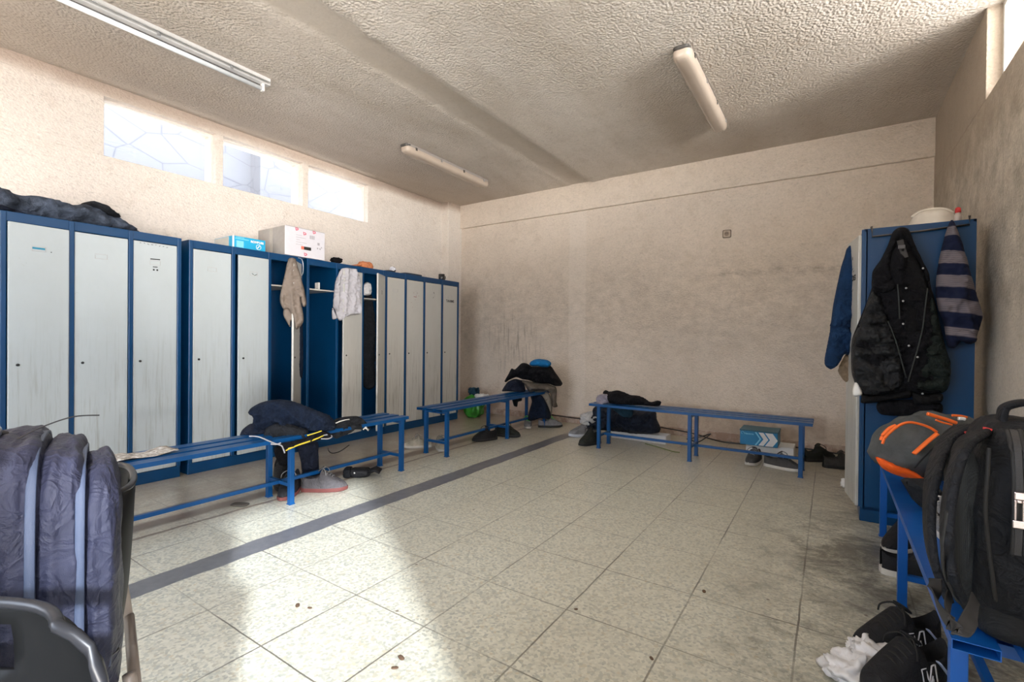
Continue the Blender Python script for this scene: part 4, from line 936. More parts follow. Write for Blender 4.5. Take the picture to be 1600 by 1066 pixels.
for L in ([(110, 402), (190, 408), (270, 440), (340, 468), (390, 485), (410, 520), (420, 550)], [(300, 470), (340, 475), (385, 462)], [(760, 395), (800, 390), (835, 405), (800, 425), (740, 425)]):
    b = bmesh.new(); tube(b, spline([onplane(x, y, PJ+TJ*0.022, TJ) for x, y in c5(L)], 5), 0.0045, 6); obj('drawstring', b, plain('grey_drawstring', (0.38, 0.38, 0.42, 1), 0.7), t, smooth=True, world=True)
t = thing('jacket', 'black sports jacket with white stripe lying right of the navy heap', 'jacket', (-3.05, 2.45, ZB), 0, H1)
PS = Vector((-2.93, 2.42, ZB))
cloth('jacket_body', c5([(860, 290), (880, 255), (940, 232), (1050, 226), (1100, 250), (1140, 290), (1160, 330), (1155, 352), (1090, 345), (1030, 345), (1000, 370), (920, 405), (870, 425), (840, 400), (850, 340)]), PS, TJ, F_CHAR, t, 0.035, 0.07, 0.04, 0.010, folds(15, 0.014, 22, (0.5, 1), 0.5))
b = bmesh.new(); tube(b, [onplane(x, y, PS+TJ*0.040, TJ) for x, y in c5([(868, 288), (905, 272), (950, 260), (985, 255)])], 0.006, 6, flat=0.6); obj('white_stripe', b, M_WHITE, t, smooth=True, world=True)
for L in ([(1108, 345), (1130, 322), (1150, 352)], [(1120, 330), (1155, 345), (1150, 355)]):
    b = bmesh.new(); tube(b, [onplane(x, y, PS+TJ*0.040, TJ) for x, y in c5(L)], 0.005, 6); obj('drawstring', b, M_WHITE, t, smooth=True, world=True)
o = cloth('trousers', c5([(535, 490), (600, 465), (710, 450), (716, 560), (722, 700), (745, 745), (762, 785), (680, 800), (600, 775), (575, 720), (555, 600)]), (-3.12, 2.17, 0.3), T2, F_NAVY2, None, 0.03, 0.03, 0.04, 0.011, folds(16, 0.016, 22, (1, 0.1), 0.3))
tag(o, 'dark blue trouser leg hanging below the long bench above the grey shoe', 'trousers', H1)
o = cloth('trouser_leg', c5([(330, 500), (440, 490), (470, 540), (470, 650), (380, 660), (345, 600)]), (-3.16, 1.98, 0.3), T2, F_BLACK, None, 0.03, 0.03, 0.04, 0.012, folds(17, 0.014, 22, (1, 0.1), 0.3)); o.name = 'sleeve'
tag(o, 'black sleeve hanging below the long bench above the black boots', 'clothes', H1)
o = obj('cable', tube(bmesh.new(), spline([at(x, y, 0, -3.20) for x, y in c5([(800, 505), (805, 530), (830, 550), (880, 545), (930, 520), (985, 480)])], 6), 0.0035, 6), M_BLACK, smooth=True); tag(o, 'thin dark cord looping below the long bench', 'cord')
# crumpled magazine
b = bmesh.new(); R_ = random.Random(5); vs = []
for i in range(13):
    vs.append([b.verts.new((-3.155+0.155*j/8+0.01*math.sin(i), 0.875+0.30*i/12+0.012*j/8, ZB+0.006+abs(0.012*noise.noise(Vector((i*.6, j*.5, 2))))+0.006*math.sin(i*.7))) for j in range(9)])
for i in range(12):
    for j in range(8): b.faces.new((vs[i][j], vs[i+1][j], vs[i+1][j+1], vs[i][j+1]))
g = N('crumpled_print'); nn = g.noise(22, 5, 0.7, dist=1.5); M_MAG = g.fin(g.ramp(nn, (0.35, (0.12, 0.11, 0.10, 1)), (0.5, (0.45, 0.40, 0.34, 1)), (0.65, (0.75, 0.74, 0.72, 1))), 0.5)
o = obj('magazine', b, M_MAG, smooth=True); m = o.modifiers.new('th', 'SOLIDIFY'); m.thickness = 0.004; tag(o, 'crumpled printed magazine lying on the near end of the long bench', 'paper')
o = obj('wood_chip', soft(0.11, 0.06, 0.012, 8, 4, Matrix.Translation((fl(375, 790).x, fl(375, 790).y, 0.007)) @ Matrix.Rotation(0.5, 4, 'Z')), plain('dark_scrap', (0.07, 0.06, 0.05, 1), 0.9), smooth=True); tag(o, 'flat dark scrap on the floor under the long bench rail', 'scrap')

# ---- heap in the corner, on the far end of the second bench
def c6(L): return crop(770, 550, 0.12195, L)
PC = Vector((-3.0, 5.06, ZB)); TC = Vector((0.5, -0.86, 0)).normalized(); H2 = 'clothes heaped in the corner on the second bench'
def heap(name, label, cat, L, off, mat, tf, tb, R_, seed, amp, d=(0.4, 1), grp=H2, cr=c6, P=None, T=None, sc=14, cell=0.014, clampf=None):
    P = PC if P is None else P; T = TC if T is None else T
    o = cloth(name, cr(L), P+T*off, T, mat, None, tf, tb, R_, cell, folds(seed, amp, sc, d, 0.7), clampf=clampf); return tag(o, label, cat, grp)
heap('coat', 'black coat spread over the top of the corner heap', 'coat', [(150, 375), (200, 285), (240, 212), (285, 222), (370, 145), (440, 150), (500, 185), (620, 190), (740, 180), (800, 260), (850, 330), (893, 400), (872, 438), (800, 436), (700, 405), (560, 396), (450, 360), (380, 352), (300, 325), (220, 355), (170, 388)], 0.0, F_BLACK, 0.14, 0.14, 0.12, 21, 0.045)
heap('t_shirt', 'bright blue shirt on the very top of the corner heap', 'shirt', [(470, 165), (480, 130), (530, 100), (600, 90), (700, 105), (748, 140), (742, 175), (690, 202), (600, 188), (510, 185)], 0.02, F_BRIGHT, 0.13, 0.08, 0.05, 22, 0.018, sc=22)
heap('coat', 'brown-grey coat in the middle of the corner heap', 'coat', [(315, 360), (400, 362), (500, 382), (560, 392), (680, 398), (760, 430), (805, 445), (822, 500), (815, 640), (832, 700), (790, 712), (760, 690), (752, 600), (735, 530), (680, 492), (600, 492), (530, 505), (480, 524), (430, 460), (395, 410)], 0.02, F_BROWN, 0.12, 0.10, 0.07, 23, 0.035)
heap('jacket', 'navy jacket with a press stud at the left of the corner heap', 'jacket', [(118, 495), (150, 440), (200, 378), (290, 345), (380, 372), (405, 420), (420, 500), (400, 520), (300, 517), (200, 512), (120, 516)], 0.05, F_NAVY2, 0.10, 0.12, 0.07, 24, 0.030, clampf=above(ZB))
heap('coat', 'pale taupe coat panel hanging from the corner heap', 'coat', [(530, 500), (620, 482), (700, 512), (745, 580), (762, 680), (748, 830), (700, 850), (660, 700), (600, 590)], -0.02, F_TAN, 0.05, 0.05, 0.05, 25, 0.02, (1, 0.2))
heap('bag', 'dark blue cloth bag hanging below the corner heap', 'bag', [(480, 540), (560, 525), (640, 570), (700, 680), (745, 800), (730, 858), (600, 852), (520, 882), (450, 872), (465, 760), (500, 640)], 0.04, F_NAVY, 0.09, 0.07, 0.07, 26, 0.03, (1, 0.2))
heap('cap', 'black peaked cap hanging under the second bench below the heap', 'cap', [(245, 590), (330, 560), (372, 560), (372, 625), (325, 640), (312, 702), (272, 692), (255, 640)], 0.06, F_BLACK, 0.04, 0.04, 0.04, 27, 0.012)
t = thing('carrier_bag', 'green and white plastic bag on the floor by the last locker', 'bag', (-4.10, 5.22, 0))
obj('bag_body', soft(0.26, 0.24, 0.30, 16, 3, Matrix.Translation((0, 0, 0.145)), fn=lambda p: 0.035*noise.noise(p*2.2)), plain('green_plastic', (0.03, 0.20, 0.02, 1), 0.3, var=0.6, bs=0.4, bsc=24, bd=0.01), t, smooth=True)
obj('contents', soft(0.20, 0.16, 0.14, 12, 3, Matrix.Translation((0.12, 0.03, 0.25)), fn=lambda p: 0.03*noise.noise(p*3)), M_PLASTW, t, smooth=True)
obj('blue_lid', soft(0.14, 0.12, 0.10, 12, 3, Matrix.Translation((-0.03, 0.04, 0.345)), fn=lambda p: 0.03*noise.noise(p*3)), F_TEAL, t, smooth=True)

# ---- around the back bench
def c7(L): return crop(870, 600, 0.11875, L)
PBk = Vector((-1.75, 4.97, 0.3)); TB = Vector((0, -1, 0)); H3 = 'clothes and bags at the left end of the back bench'
heap('holdall', 'large black holdall standing behind the back bench', 'bag', [(520, 290), (700, 285), (900, 310), (1100, 340), (1290, 360), (1310, 470), (1358, 580), (1345, 640), (1200, 655), (1000, 655), (750, 622), (600, 600), (500, 600), (455, 560), (450, 470), (465, 400), (500, 320)], -0.12, fabric('blue_black_holdall', (0.010, 0.014, 0.026, 1), 0.6), 0.13, 0.12, 0.10, 31, 0.05, (0.3, 1), H3, c7, PBk, TB, 9)
heap('jacket', 'black jacket with steel snaps lying on the back bench', 'jacket', [(610, 130), (622, 92), (645, 82), (665, 100), (720, 98), (785, 84), (850, 98), (960, 145), (1060, 152), (1150, 190), (1190, 225), (1250, 237), (1330, 218), (1368, 240), (1350, 290), (1200, 285), (1000, 275), (850, 285), (720, 262), (680, 200), (675, 140)], 0.36, F_BLACK, 0.09, 0.12, 0.07, 32, 0.03, (0.3, 1), H3, c7, PBk, TB, 16, clampf=above(ZB))
heap('rag', 'mauve grey rag over the left end of the back bench', 'cloth', [(520, 190), (545, 150), (600, 135), (680, 145), (690, 240), (625, 278), (560, 312), (535, 295), (525, 240)], 0.43, F_GREY, 0.03, 0.06, 0.03, 33, 0.012, (0.8, 0.6), H3, c7, PBk, TB, 26)
heap('sleeve', 'dark teal sleeve hanging below the slats of the back bench', 'clothes', [(700, 300), (900, 315), (1000, 340), (995, 425), (940, 452), (850, 425), (780, 370)], 0.14, F_TEAL, 0.04, 0.04, 0.04, 34, 0.014, (0.8, 0.6), H3, c7, PBk, TB, 20)
b = soft(0.28, 0.22, 0.16, 18, 2.5, Matrix.Translation((-2.23, 5.05, 0.17)) @ Matrix.Rotation(0.5, 4, 'Z'), fn=lambda p: 0.05*noise.noise(p*2.2)+0.02*noise.noise(p*6))
tag(obj('rag', b, fabric('crumpled_white_cotton', (0.55, 0.55, 0.55, 1), 0.9, 800, 0.6), smooth=True), 'crumpled white cloth lying on the grey and white shoe', 'cloth')
t = thing('foam_tray', 'long white foam tray on the floor behind the back bench', 'tray', (-1.72, 5.14, 0))
b = bmesh.new(); bx(b, -0.30, 0.30, -0.09, 0.09, 0.0, 0.012); bx(b, -0.30, 0.30, -0.09, -0.075, 0.012, 0.085); bx(b, -0.30, 0.30, 0.075, 0.09, 0.012, 0.085); bx(b, -0.30, -0.285, -0.075, 0.075, 0.012, 0.085); bx(b, 0.285, 0.30, -0.075, 0.075, 0.012, 0.085)
obj('tray_shell', b, plain('white_foam', (0.66, 0.65, 0.64, 1), 0.8, bs=0.2, bsc=200), t, bevel=0.004)
o = obj('leaf_blade', tube(bmesh.new(), spline([fl(1008, 694), fl(1030, 700), fl(1050, 706), fl(1062, 708)], 5), 0.005, 6), plain('dull_green_stem', (0.20, 0.24, 0.09, 1), 0.7), smooth=True); o.location.z += 0.005; tag(o, 'thin green stem on the floor in front of the foam tray', 'stem')
t = thing('cable', 'black cable lying along the skirting behind the back bench', 'cord', (-1.2, 5.5, 0)); MWc = mw(t)
obj('cable_run', tube(bmesh.new(), spline([(-3.3, 5.52, 0.1), (-2.5, 5.56, 0.075), (-1.8, 5.54, 0.09), (-1.3, 5.55, 0.06), (-0.9, 5.45, 0.02), (-0.3, 5.52, 0.04), (0.2, 5.5, 0.02)], 8), 0.007, 8), M_BLACK, t, smooth=True, world=True)
obj('cable_loop', tube(bmesh.new(), spline([(-1.25, 5.4, 0.01), (-1.15, 5.30, 0.02), (-1.05, 5.40, 0.10), (-1.15, 5.48, 0.05), (-1.3, 5.42, 0.01)], 8), 0.006, 8), M_BLACK, t, smooth=True, world=True)
# white carton below, blue shoe box above it
yw = 5.14
a0 = at(1165, 727, 1, yw); a1 = at(1240, 727, 1, yw)
t = carton('carton', 'low white carton on the floor under the blue shoe box', a0.x, a1.x, yw, yw+0.26, 0.0, 0.098, M_PAPER)
yw = 5.09
q0 = at(1156, 697, 1, yw-0.03); q1 = at(1215, 707, 1, yw-0.03)
t = carton('shoe_box', 'blue shoe box with white arrows under the back bench', q0.x, q1.x, yw-0.03, yw+0.24, 0.1, 0.238, plain('azure_card', (0.008, 0.20, 0.42, 1), 0.4))
obj('lid', box(q0.x-.003, q1.x+.003, yw-.034, yw+.243, 0.232, 0.244), plain('dusty_teal_lid', (0.02, 0.11, 0.16, 1), 0.5), t, world=True)
wB = q1.x-q0.x; yf = yw-0.0312
for k, (u0, wd, mt) in enumerate(((0.40, 0.045, M_CYLT), (0.50, 0.13, M_PAPER), (0.67, 0.20, M_PAPER))):
    b = bmesh.new(); z0, z1 = 0.105, 0.228; zm = (z0+z1)/2; X = lambda u: q0.x+wB*u
    b.faces.new([b.verts.new(p) for p in ((X(u0), yf, z0), (X(u0+wd), yf, z0), (X(u0+wd+0.13), yf, zm), (X(u0+wd), yf, z1), (X(u0), yf, z1), (X(u0+0.13), yf, zm))][::1]); obj('arrow', b, mt, t, world=True)
o = text('box_lettering', 'Hectore', 0.024, frame_mtx(Vector((q0.x+wB*0.24, yf, 0.207)), (1, 0, 0), (0, 0, 1)), M_CYLT, None, bold=0.0006); o.data.transform(mw(t).inverted()); o.parent = t
b = bmesh.new(); tube(b, [(q0.x+wB*0.07+0.012*math.cos(k*PI/8), yf, 0.212+0.012*math.sin(k*PI/8)) for k in range(13)], 0.0018, 6); obj('round_emblem', b, M_CYLT, t, world=True)
o = obj('paper_scrap', soft(0.05, 0.03, 0.07, 8, 3, Matrix.Translation((fl(1320, 762).x, fl(1320, 762).y, 0.035)), fn=lambda p: 0.012*noise.noise(p*4)), M_PAPER, smooth=True); tag(o, 'small scrap of white paper on the floor at the foot of the locker door', 'paper')
# ---- on and beside the single locker
def c8(L): return crop(1250, 310, 0.31905, L)
RLX0, RLX1, RLY, RLZ = 0.165, 0.665, 3.627, 1.786
t = thing('hook_rail', 'bent dark wire rail hooked over the side of the single locker', 'rail', (0.4, RLY, 1.75))
obj('wire', tube(bmesh.new(), [at(1362, 357, 1, RLY-0.02)+Vector((0, .03, .01)), at(1362, 357, 1, RLY-0.02)+Vector((0, 0, .01)), at(1363, 370, 1, RLY-0.02), at(1440, 361, 1, RLY-0.02), at(1515, 351, 1, RLY-0.02), at(1515, 337, 1, RLY-0.02)], 0.006, 8), M_DKMET, t, smooth=True, world=True)
TJ2 = Vector((0, -1, 0)); PJ2 = Vector((0.35, RLY-0.055, 1.3))
t = thing('jacket', 'black quilted hooded jacket hanging on the side of the single locker', 'jacket', (0.35, RLY-0.05, 0.9))
def quilt(seed, zs, amp, base):
    def f(u, v):
        d = min(abs(v-z-0.02*noise.noise(Vector((u*6, z, seed)))-0.05*(u-base)) for z in zs); return -amp*math.exp(-(d/0.010)**2)+0.4*amp*min(1, d/0.05)+folds(seed, 0.014, 22, (0.8, 0.5), 0.6)(u, v)
    return f
cloth('body', c8([(490, 142), (455, 165), (430, 230), (395, 300), (355, 360), (350, 440), (330, 500), (285, 610), (255, 690), (250, 760), (252, 850), (268, 900), (310, 965), (400, 975), (480, 965), (550, 950), (600, 960), (690, 955), (725, 930), (738, 870), (735, 800), (715, 740), (690, 640), (660, 500), (640, 430), (630, 370), (600, 310), (560, 220), (530, 150)]), PJ2, TJ2, F_BLACK, t, 0.060, 0.045, 0.07, 0.010, folds(41, 0.022, 14, (1, 0.15), 0.5))
cloth('quilted_panel', c8([(350, 460), (325, 520), (290, 620), (256, 700), (252, 850), (270, 900), (310, 962), (380, 965), (500, 930), (505, 850), (500, 760), (470, 660), (430, 590), (400, 500), (375, 465)]), PJ2+TJ2*0.035, TJ2, F_SHINY, t, 0.052, 0.03, 0.05, 0.009, quilt(42, [at(400, y, 1, RLY-.06).z for y in ()] or [1.30-0.095*k+0.02*(k % 2) for k in range(-2, 6)], 0.022, 0.2))
cloth('quilted_panel', c8([(640, 480), (660, 520), (690, 640), (715, 740), (735, 800), (738, 870), (725, 925), (690, 950), (560, 935), (545, 900), (570, 820), (600, 740), (615, 600)]), PJ2+TJ2*0.03, TJ2, fabric('green_black_nylon', (0.009, 0.014, 0.012, 1), 0.6), t, 0.045, 0.03, 0.05, 0.009, quilt(43, [1.22-0.12*k for k in range(-1, 5)], 0.018, 0.5))
cloth('hood', c8([(490, 142), (458, 165), (430, 235), (400, 300), (360, 360), (352, 440), (420, 470), (470, 440), (450, 380), (440, 320), (470, 240), (500, 200), (545, 260), (590, 330), (620, 400), (635, 440), (632, 370), (600, 305), (560, 220), (530, 152)]), PJ2+TJ2*0.045, TJ2, F_BLACK, t, 0.040, 0.03, 0.035, 0.008, folds(44, 0.012, 24, (1, 0.3), 0.5))
cloth('lining', c8([(500, 215), (470, 260), (447, 320), (455, 380), (485, 410), (520, 420), (520, 500), (510, 620), (540, 760), (560, 830), (590, 720), (610, 600), (625, 460), (600, 360), (550, 270)]), PJ2+TJ2*0.058, TJ2, fabric('jacket_lining', (0.007, 0.007, 0.008, 1), 0.95), t, 0.010, 0.02, 0.03, 0.010, folds(45, 0.008, 20, (1, 0.1), 0.4))
cloth('hem', c8([(262, 890), (300, 965), (300, 1003), (380, 1000), (455, 985), (545, 972), (540, 940), (470, 950), (380, 965), (310, 960)]), PJ2+TJ2*0.035, TJ2, fabric('ribbed_black_hem', (0.006, 0.006, 0.007, 1)), t, 0.045, 0.03, 0.03, 0.009)
cloth('hem', c8([(545, 945), (560, 1005), (580, 1012), (690, 1000), (695, 958), (600, 962)]), PJ2+TJ2*0.035, TJ2, fabric('black_hem_tab', (0.008, 0.008, 0.009, 1)), t, 0.040, 0.03, 0.03, 0.009)
for L in ([(478, 420), (484, 500), (488, 590)], [(625, 440), (610, 560), (600, 640), (570, 760), (540, 860), (530, 900)], [(430, 600), (470, 700), (520, 880)]):
    obj('zip', tube(bmesh.new(), spline([onplane(x, y, PJ2+TJ2*0.102, TJ2) for x, y in c8(L)], 5), 0.0032, 6), plain('grey_zip', (0.014, 0.02, 0.018, 1), 0.5), t, smooth=True, world=True)
for (x, y) in ((520, 440), (505, 503), (505, 615), (533, 722), (576, 778), (600, 957), (602, 343)):
    p = onplane(*c8([(x, y)])[0], PJ2+TJ2*0.103, TJ2); obj('press_stud', soft(0.011, 0.008, 0.011, 6, 2, Matrix.Translation(p)), M_STEEL, t, smooth=True, world=True)
b = bmesh.new(); ribbon(b, [onplane(x, y, PJ2+TJ2*0.098, TJ2) for x, y in c8([(490, 205), (500, 240), (515, 290)])], 0.030, 0.006, (1, 0, 0)); obj('collar_strap', b, M_BLACK, t, world=True)
p = onplane(*c8([(498, 238)])[0], PJ2+TJ2*0.106, TJ2); obj('buckle', box(p.x-.016, p.x+.016, p.y-.004, p.y+.004, p.z-.010, p.z+.010), plain('grey_buckle', (0.10, 0.10, 0.11, 1), 0.3), t, world=True, bevel=0.003)
o = cloth('tissue', c8([(270, 902), (256, 945), (266, 972), (306, 960), (290, 915)]), PJ2+TJ2*0.07, TJ2, M_PAPER, None, 0.01, 0.01, 0.01, 0.008); tag(o, 'white tissue sticking out at the lower left of the black jacket', 'tissue')
o = cloth('bag_strap', c8([(380, 1000), (540, 985), (690, 1005), (690, 1060), (600, 1066), (400, 1060)]), PJ2-TJ2*0.0, TJ2, F_BLACK, None, 0.03, 0.03, 0.03, 0.012, folds(48, 0.012, 20)); o.name = 'cloth_bag'; tag(o, 'dark cloth bag hanging just under the hem of the black jacket', 'bag')
# striped sweater
g = N('striped_knit'); x, y, z = g.xyz(); zz = g.math('ADD', z, g.math('MULTIPLY', g.math('SUBTRACT', x, 0.6), 0.16)); zz = g.math('ADD', zz, g.math('MULTIPLY', g.noise(9, 2), 0.012))
def zc(v): return at(1480, 310+0.31905*v, 1, RLY-0.13).z
st = None
for (a, b_) in ((140, 185), (258, 322), (378, 438), (495, 560), (632, 672)):
    k = g.band(zz, zc(b_), zc(a), 0.003); st = k if st is None else g.math('MAXIMUM', st, k)
fine = g.math('LESS_THAN', g.math('FRACT', g.math('MULTIPLY', zz, 95)), 0.35)
scol = g.mix(g.math('MULTIPLY', fine, 0.5), (0.17, 0.15, 0.165, 1), (0.07, 0.062, 0.085, 1))
g.bump(g.noise(500, 2), 0.5, 0.004); M_STRIPE = g.fin(g.mix(st, (0.010, 0.014, 0.038, 1), scol), 0.95, spec=0.2)
o = cloth('striped_sweater', c8([(738, 108), (718, 150), (690, 255), (672, 350), (663, 450), (675, 540), (702, 610), (712, 690), (725, 730), (760, 732), (790, 700), (815, 712), (850, 708), (885, 620), (893, 565), (868, 480), (845, 400), (815, 290), (780, 180), (756, 112)]), (0.6, RLY-0.075, 1.4), TJ2, M_STRIPE, None, 0.065, 0.055, 0.07, 0.010, folds(46, 0.022, 20, (1, 0.25), 0.6))
tag(o, 'navy knitted sweater with grey stripes hanging beside the black jacket', 'sweater')
o = cloth('sleeve_end', c8([(760, 660), (800, 640), (850, 650), (868, 690), (850, 710), (800, 700), (775, 690)]), (0.6, RLY-0.13, 1.4), TJ2, M_STRIPE, None, 0.03, 0.03, 0.03, 0.01, folds(47, 0.01, 25)); o.parent = bpy.data.objects['striped_sweater']; o.name = 'cuff'
# work shirt on the door
PK = Vector((0.045, 3.80, 1.3)); TK = Vector((0.62, -0.78, 0)).normalized()
t = thing('work_shirt', 'blue work shirt hanging over the front of the single locker', 'shirt', (0.045, 3.80, 0.9))
cloth('shirt_body', c8([(262, 226), (240, 238), (228, 280), (212, 330), (190, 430), (172, 520), (162, 600), (158, 632), (245, 640), (250, 560), (250, 450), (256, 330)]), PK, TK, F_WORK, t, 0.045, 0.05, 0.05, 0.010, folds(51, 0.014, 18, (1, 0.1), 0.4))
cloth('sleeve', c8([(160, 615), (152, 660), (138, 730), (127, 790), (130, 822), (150, 838), (178, 810), (215, 765), (242, 762), (246, 630), (200, 612)]), PK-TK*0.015, TK, F_WORK, t, 0.035, 0.04, 0.04, 0.010, folds(52, 0.014, 18, (1, 0.3), 0.4))
o = cloth('rag', c8([(222, 765), (205, 800), (188, 840), (192, 862), (222, 900), (236, 880), (240, 780)]), PK-TK*0.03, TK, fabric('sand_cloth', (0.30, 0.22, 0.15, 1)), None, 0.02, 0.02, 0.02, 0.010, folds(53, 0.008, 25)); tag(o, 'sand coloured rag hanging under the blue work shirt', 'cloth')
# helmet and bottle on top
t = thing('hard_hat', 'off-white hard hat lying on the single locker', 'hat', (0.50, 3.80, RLZ))
obj('shell', lathe([(0.128, 0.0), (0.130, 0.006), (0.112, 0.016), (0.106, 0.045), (0.092, 0.075), (0.060, 0.100), (0.025, 0.108), (0, 0.109)], 28), plain('off_white_shell', (0.58, 0.53, 0.46, 1), 0.3), t, smooth=True)
b = bmesh.new(); tube(b, spline([(-0.095, 0, 0.075), (-0.06, 0, 0.104), (0, 0, 0.114), (0.06, 0, 0.104), (0.095, 0, 0.075)], 5), 0.009, 8); obj('ridge', b, plain('off_white_ridge', (0.60, 0.55, 0.48, 1), 0.3), t, smooth=True)
t = thing('bottle', 'small bottle with a red cap beside the white hard hat', 'bottle', (0.602, 3.72, RLZ))
obj('bottle_body', lathe([(0, 0), (0.018, 0), (0.018, 0.045), (0.011, 0.055), (0.011, 0.06), (0, 0.06)], 14), plain('pale_bottle', (0.45, 0.38, 0.34, 1), 0.3), t, smooth=True)
obj('cap', lathe([(0, 0.06), (0.014, 0.06), (0.013, 0.085), (0.006, 0.092), (0, 0.092)], 14), plain('red_cap', (0.55, 0.03, 0.03, 1), 0.4), t, smooth=True)
#SPLIT3

# ---- black backpack standing on the right bench, its back panel to the aisle
t = thing('backpack', 'large black backpack standing on the near end of the right bench', 'backpack', (0.40, 1.60, ZB))
def XP(px, py, x): return at(px, py, 0, x)
def bagtaper(p):
    k = (p.z+0.24)/0.48; k = max(0, min(1, k)); q = p.copy()
    q.x *= 1.0-0.14*k**2; q.y *= 1-0.22*max(0, k-0.6)/0.4; return q
wr = lambda p: 0.010*noise.noise(p*1.8+Vector((3, 0, 1)))+0.006*(1-abs(noise.noise(p*3.2+Vector((0, 7, 1)))))
MB_ = Matrix.Translation((0.395, 1.585, ZB+0.235))
obj('main_compartment', soft(0.25, 0.33, 0.47, 30, 5, MB_, fn=wr, taper=bagtaper), F_BAGBLK, t, smooth=True, world=True)
obj('front_compartment', soft(0.16, 0.29, 0.40, 24, 4.5, Matrix.Translation((0.535, 1.585, ZB+0.20)), fn=wr, taper=bagtaper), F_BAGBLK, t, smooth=True, world=True)
obj('back_panel', soft(0.045, 0.235, 0.36, 22, 5, Matrix.Translation((0.272, 1.590, ZB+0.215)) @ Matrix.Rotation(0.03, 4, 'Y'), fn=lambda p: 0.004*noise.noise(p*2)), M_MESH, t, smooth=True, world=True)
obj('base_panel', soft(0.25, 0.325, 0.10, 18, 5, Matrix.Translation((0.395, 1.585, ZB+0.052))), F_BAGDK, t, smooth=True, world=True)
def strap(nm, L, x, w, th, wide, mat=F_BAGBLK, n=8):
    b = bmesh.new(); ribbon(b, spline([XP(a, c, xx) for (a, c), xx in zip(L, x)], n), w, th, wide); return obj(nm, b, mat, t, smooth=True, world=True)
strap('shoulder_strap', [(1508, 667), (1484, 684), (1466, 716), (1455, 765), (1452, 815), (1457, 865), (1468, 905), (1482, 935)], [0.30, 0.265, 0.235, 0.21, 0.20, 0.20, 0.21, 0.225], 0.062, 0.016, (0, 1, 0.1))
strap('shoulder_strap', [(1527, 678), (1506, 700), (1490, 745), (1481, 800), (1480, 850), (1486, 895), (1500, 930), (1512, 950)], [0.285, 0.245, 0.22, 0.205, 0.20, 0.205, 0.225, 0.24], 0.058, 0.016, (0, 1, -0.1))
M_WEB = plain('black_webbing', (0.015, 0.015, 0.016, 1), 0.7)
strap('webbing', [(1462, 905), (1460, 930), (1470, 955), (1486, 975), (1476, 962)], [0.19, 0.18, 0.17, 0.17, 0.18], 0.024, 0.003, (0, 1, 0.2), M_WEB)
strap('webbing', [(1484, 930), (1480, 955), (1490, 980), (1505, 985), (1518, 960), (1524, 935)], [0.22, 0.18, 0.17, 0.18, 0.20, 0.23], 0.022, 0.003, (0, 1, 0.2), M_WEB)
strap('webbing', [(1480, 800), (1472, 860), (1478, 905)], [0.190, 0.185, 0.20], 0.012, 0.003, (0, 1, 0.0), M_WEB)
b = bmesh.new(); ribbon(b, spline([Vector((0.335, 1.56, 0.895)), Vector((0.335, 1.565, 0.925)), Vector((0.345, 1.575, 0.950)), Vector((0.385, 1.585, 0.962)), Vector((0.425, 1.585, 0.945)), Vector((0.435, 1.575, 0.900))], 6), 0.040, 0.013, (0, 1, 0)); obj('grab_handle', b, F_BAGBLK, t, smooth=True, world=True)
def YP(px, py, y): return at(px, py, 1, y)
yz = 1.405
for dx in (-9, 9):
    b = bmesh.new(); tube(b, spline([YP(1584+dx, 672, yz+.06), YP(1590+dx, 700, yz+.012), YP(1593+dx, 760, yz), YP(1592+dx, 830, yz), YP(1590+dx, 868, yz+.005)], 6), 0.0055, 6, flat=0.6); obj('piping', b, M_WEB, t, smooth=True, world=True)
b = bmesh.new(); ribbon(b, spline([YP(1584, 672, yz+.055), YP(1590, 700, yz+.008), YP(1593, 760, yz-.004), YP(1592, 830, yz-.004), YP(1590, 868, yz+.001)], 6), 0.012, 0.003, (1, 0, 0)); obj('zip', b, plain('zip_teeth', (0.03, 0.03, 0.032, 1), 0.35, bs=0.6, bsc=900), t, world=True)
pz = YP(1592, 778, yz-0.012); M_PULL = plain('rose_nickel', (0.55, 0.47, 0.45, 1), 0.25, 0.9)
obj('zip_slider', box(pz.x-.008, pz.x+.008, pz.y-.006, pz.y+.002, pz.z-.004, pz.z+.012), M_PULL, t, world=True, bevel=0.002)
b = bmesh.new()
for (x0, x1, z0, z1) in ((-.008, -.004, -.046, -.004), (.004, .008, -.046, -.004), (-.004, .004, -.010, -.004), (-.010, .010, -.062, -.046)): bx(b, pz.x+x0, pz.x+x1, pz.y-.007, pz.y-.003, pz.z+z0, pz.z+z1)
obj('zip_pull', b, M_PULL, t, world=True, bevel=0.0015)
b = bmesh.new(); tube(b, spline([YP(1545, 700, 1.42), YP(1543, 740, 1.413), YP(1540, 800, 1.413), YP(1548, 880, 1.418), YP(1556, 940, 1.43)], 6), 0.004, 6); obj('piping', b, M_WEB, t, smooth=True, world=True)
for (a, c) in (((1500, 669), (1513, 679)), ((1536, 669), (1550, 672))):
    pa, pc = XP(*a, 0.30) if a[0] < 1520 else YP(*a, 1.50), XP(*c, 0.29) if a[0] < 1520 else YP(*c, 1.50); b = bmesh.new(); tube(b, [pa, pc], 0.0032, 6); obj('red_stitching', b, plain('red_thread', (0.55, 0.03, 0.03, 1), 0.5), t, world=True)

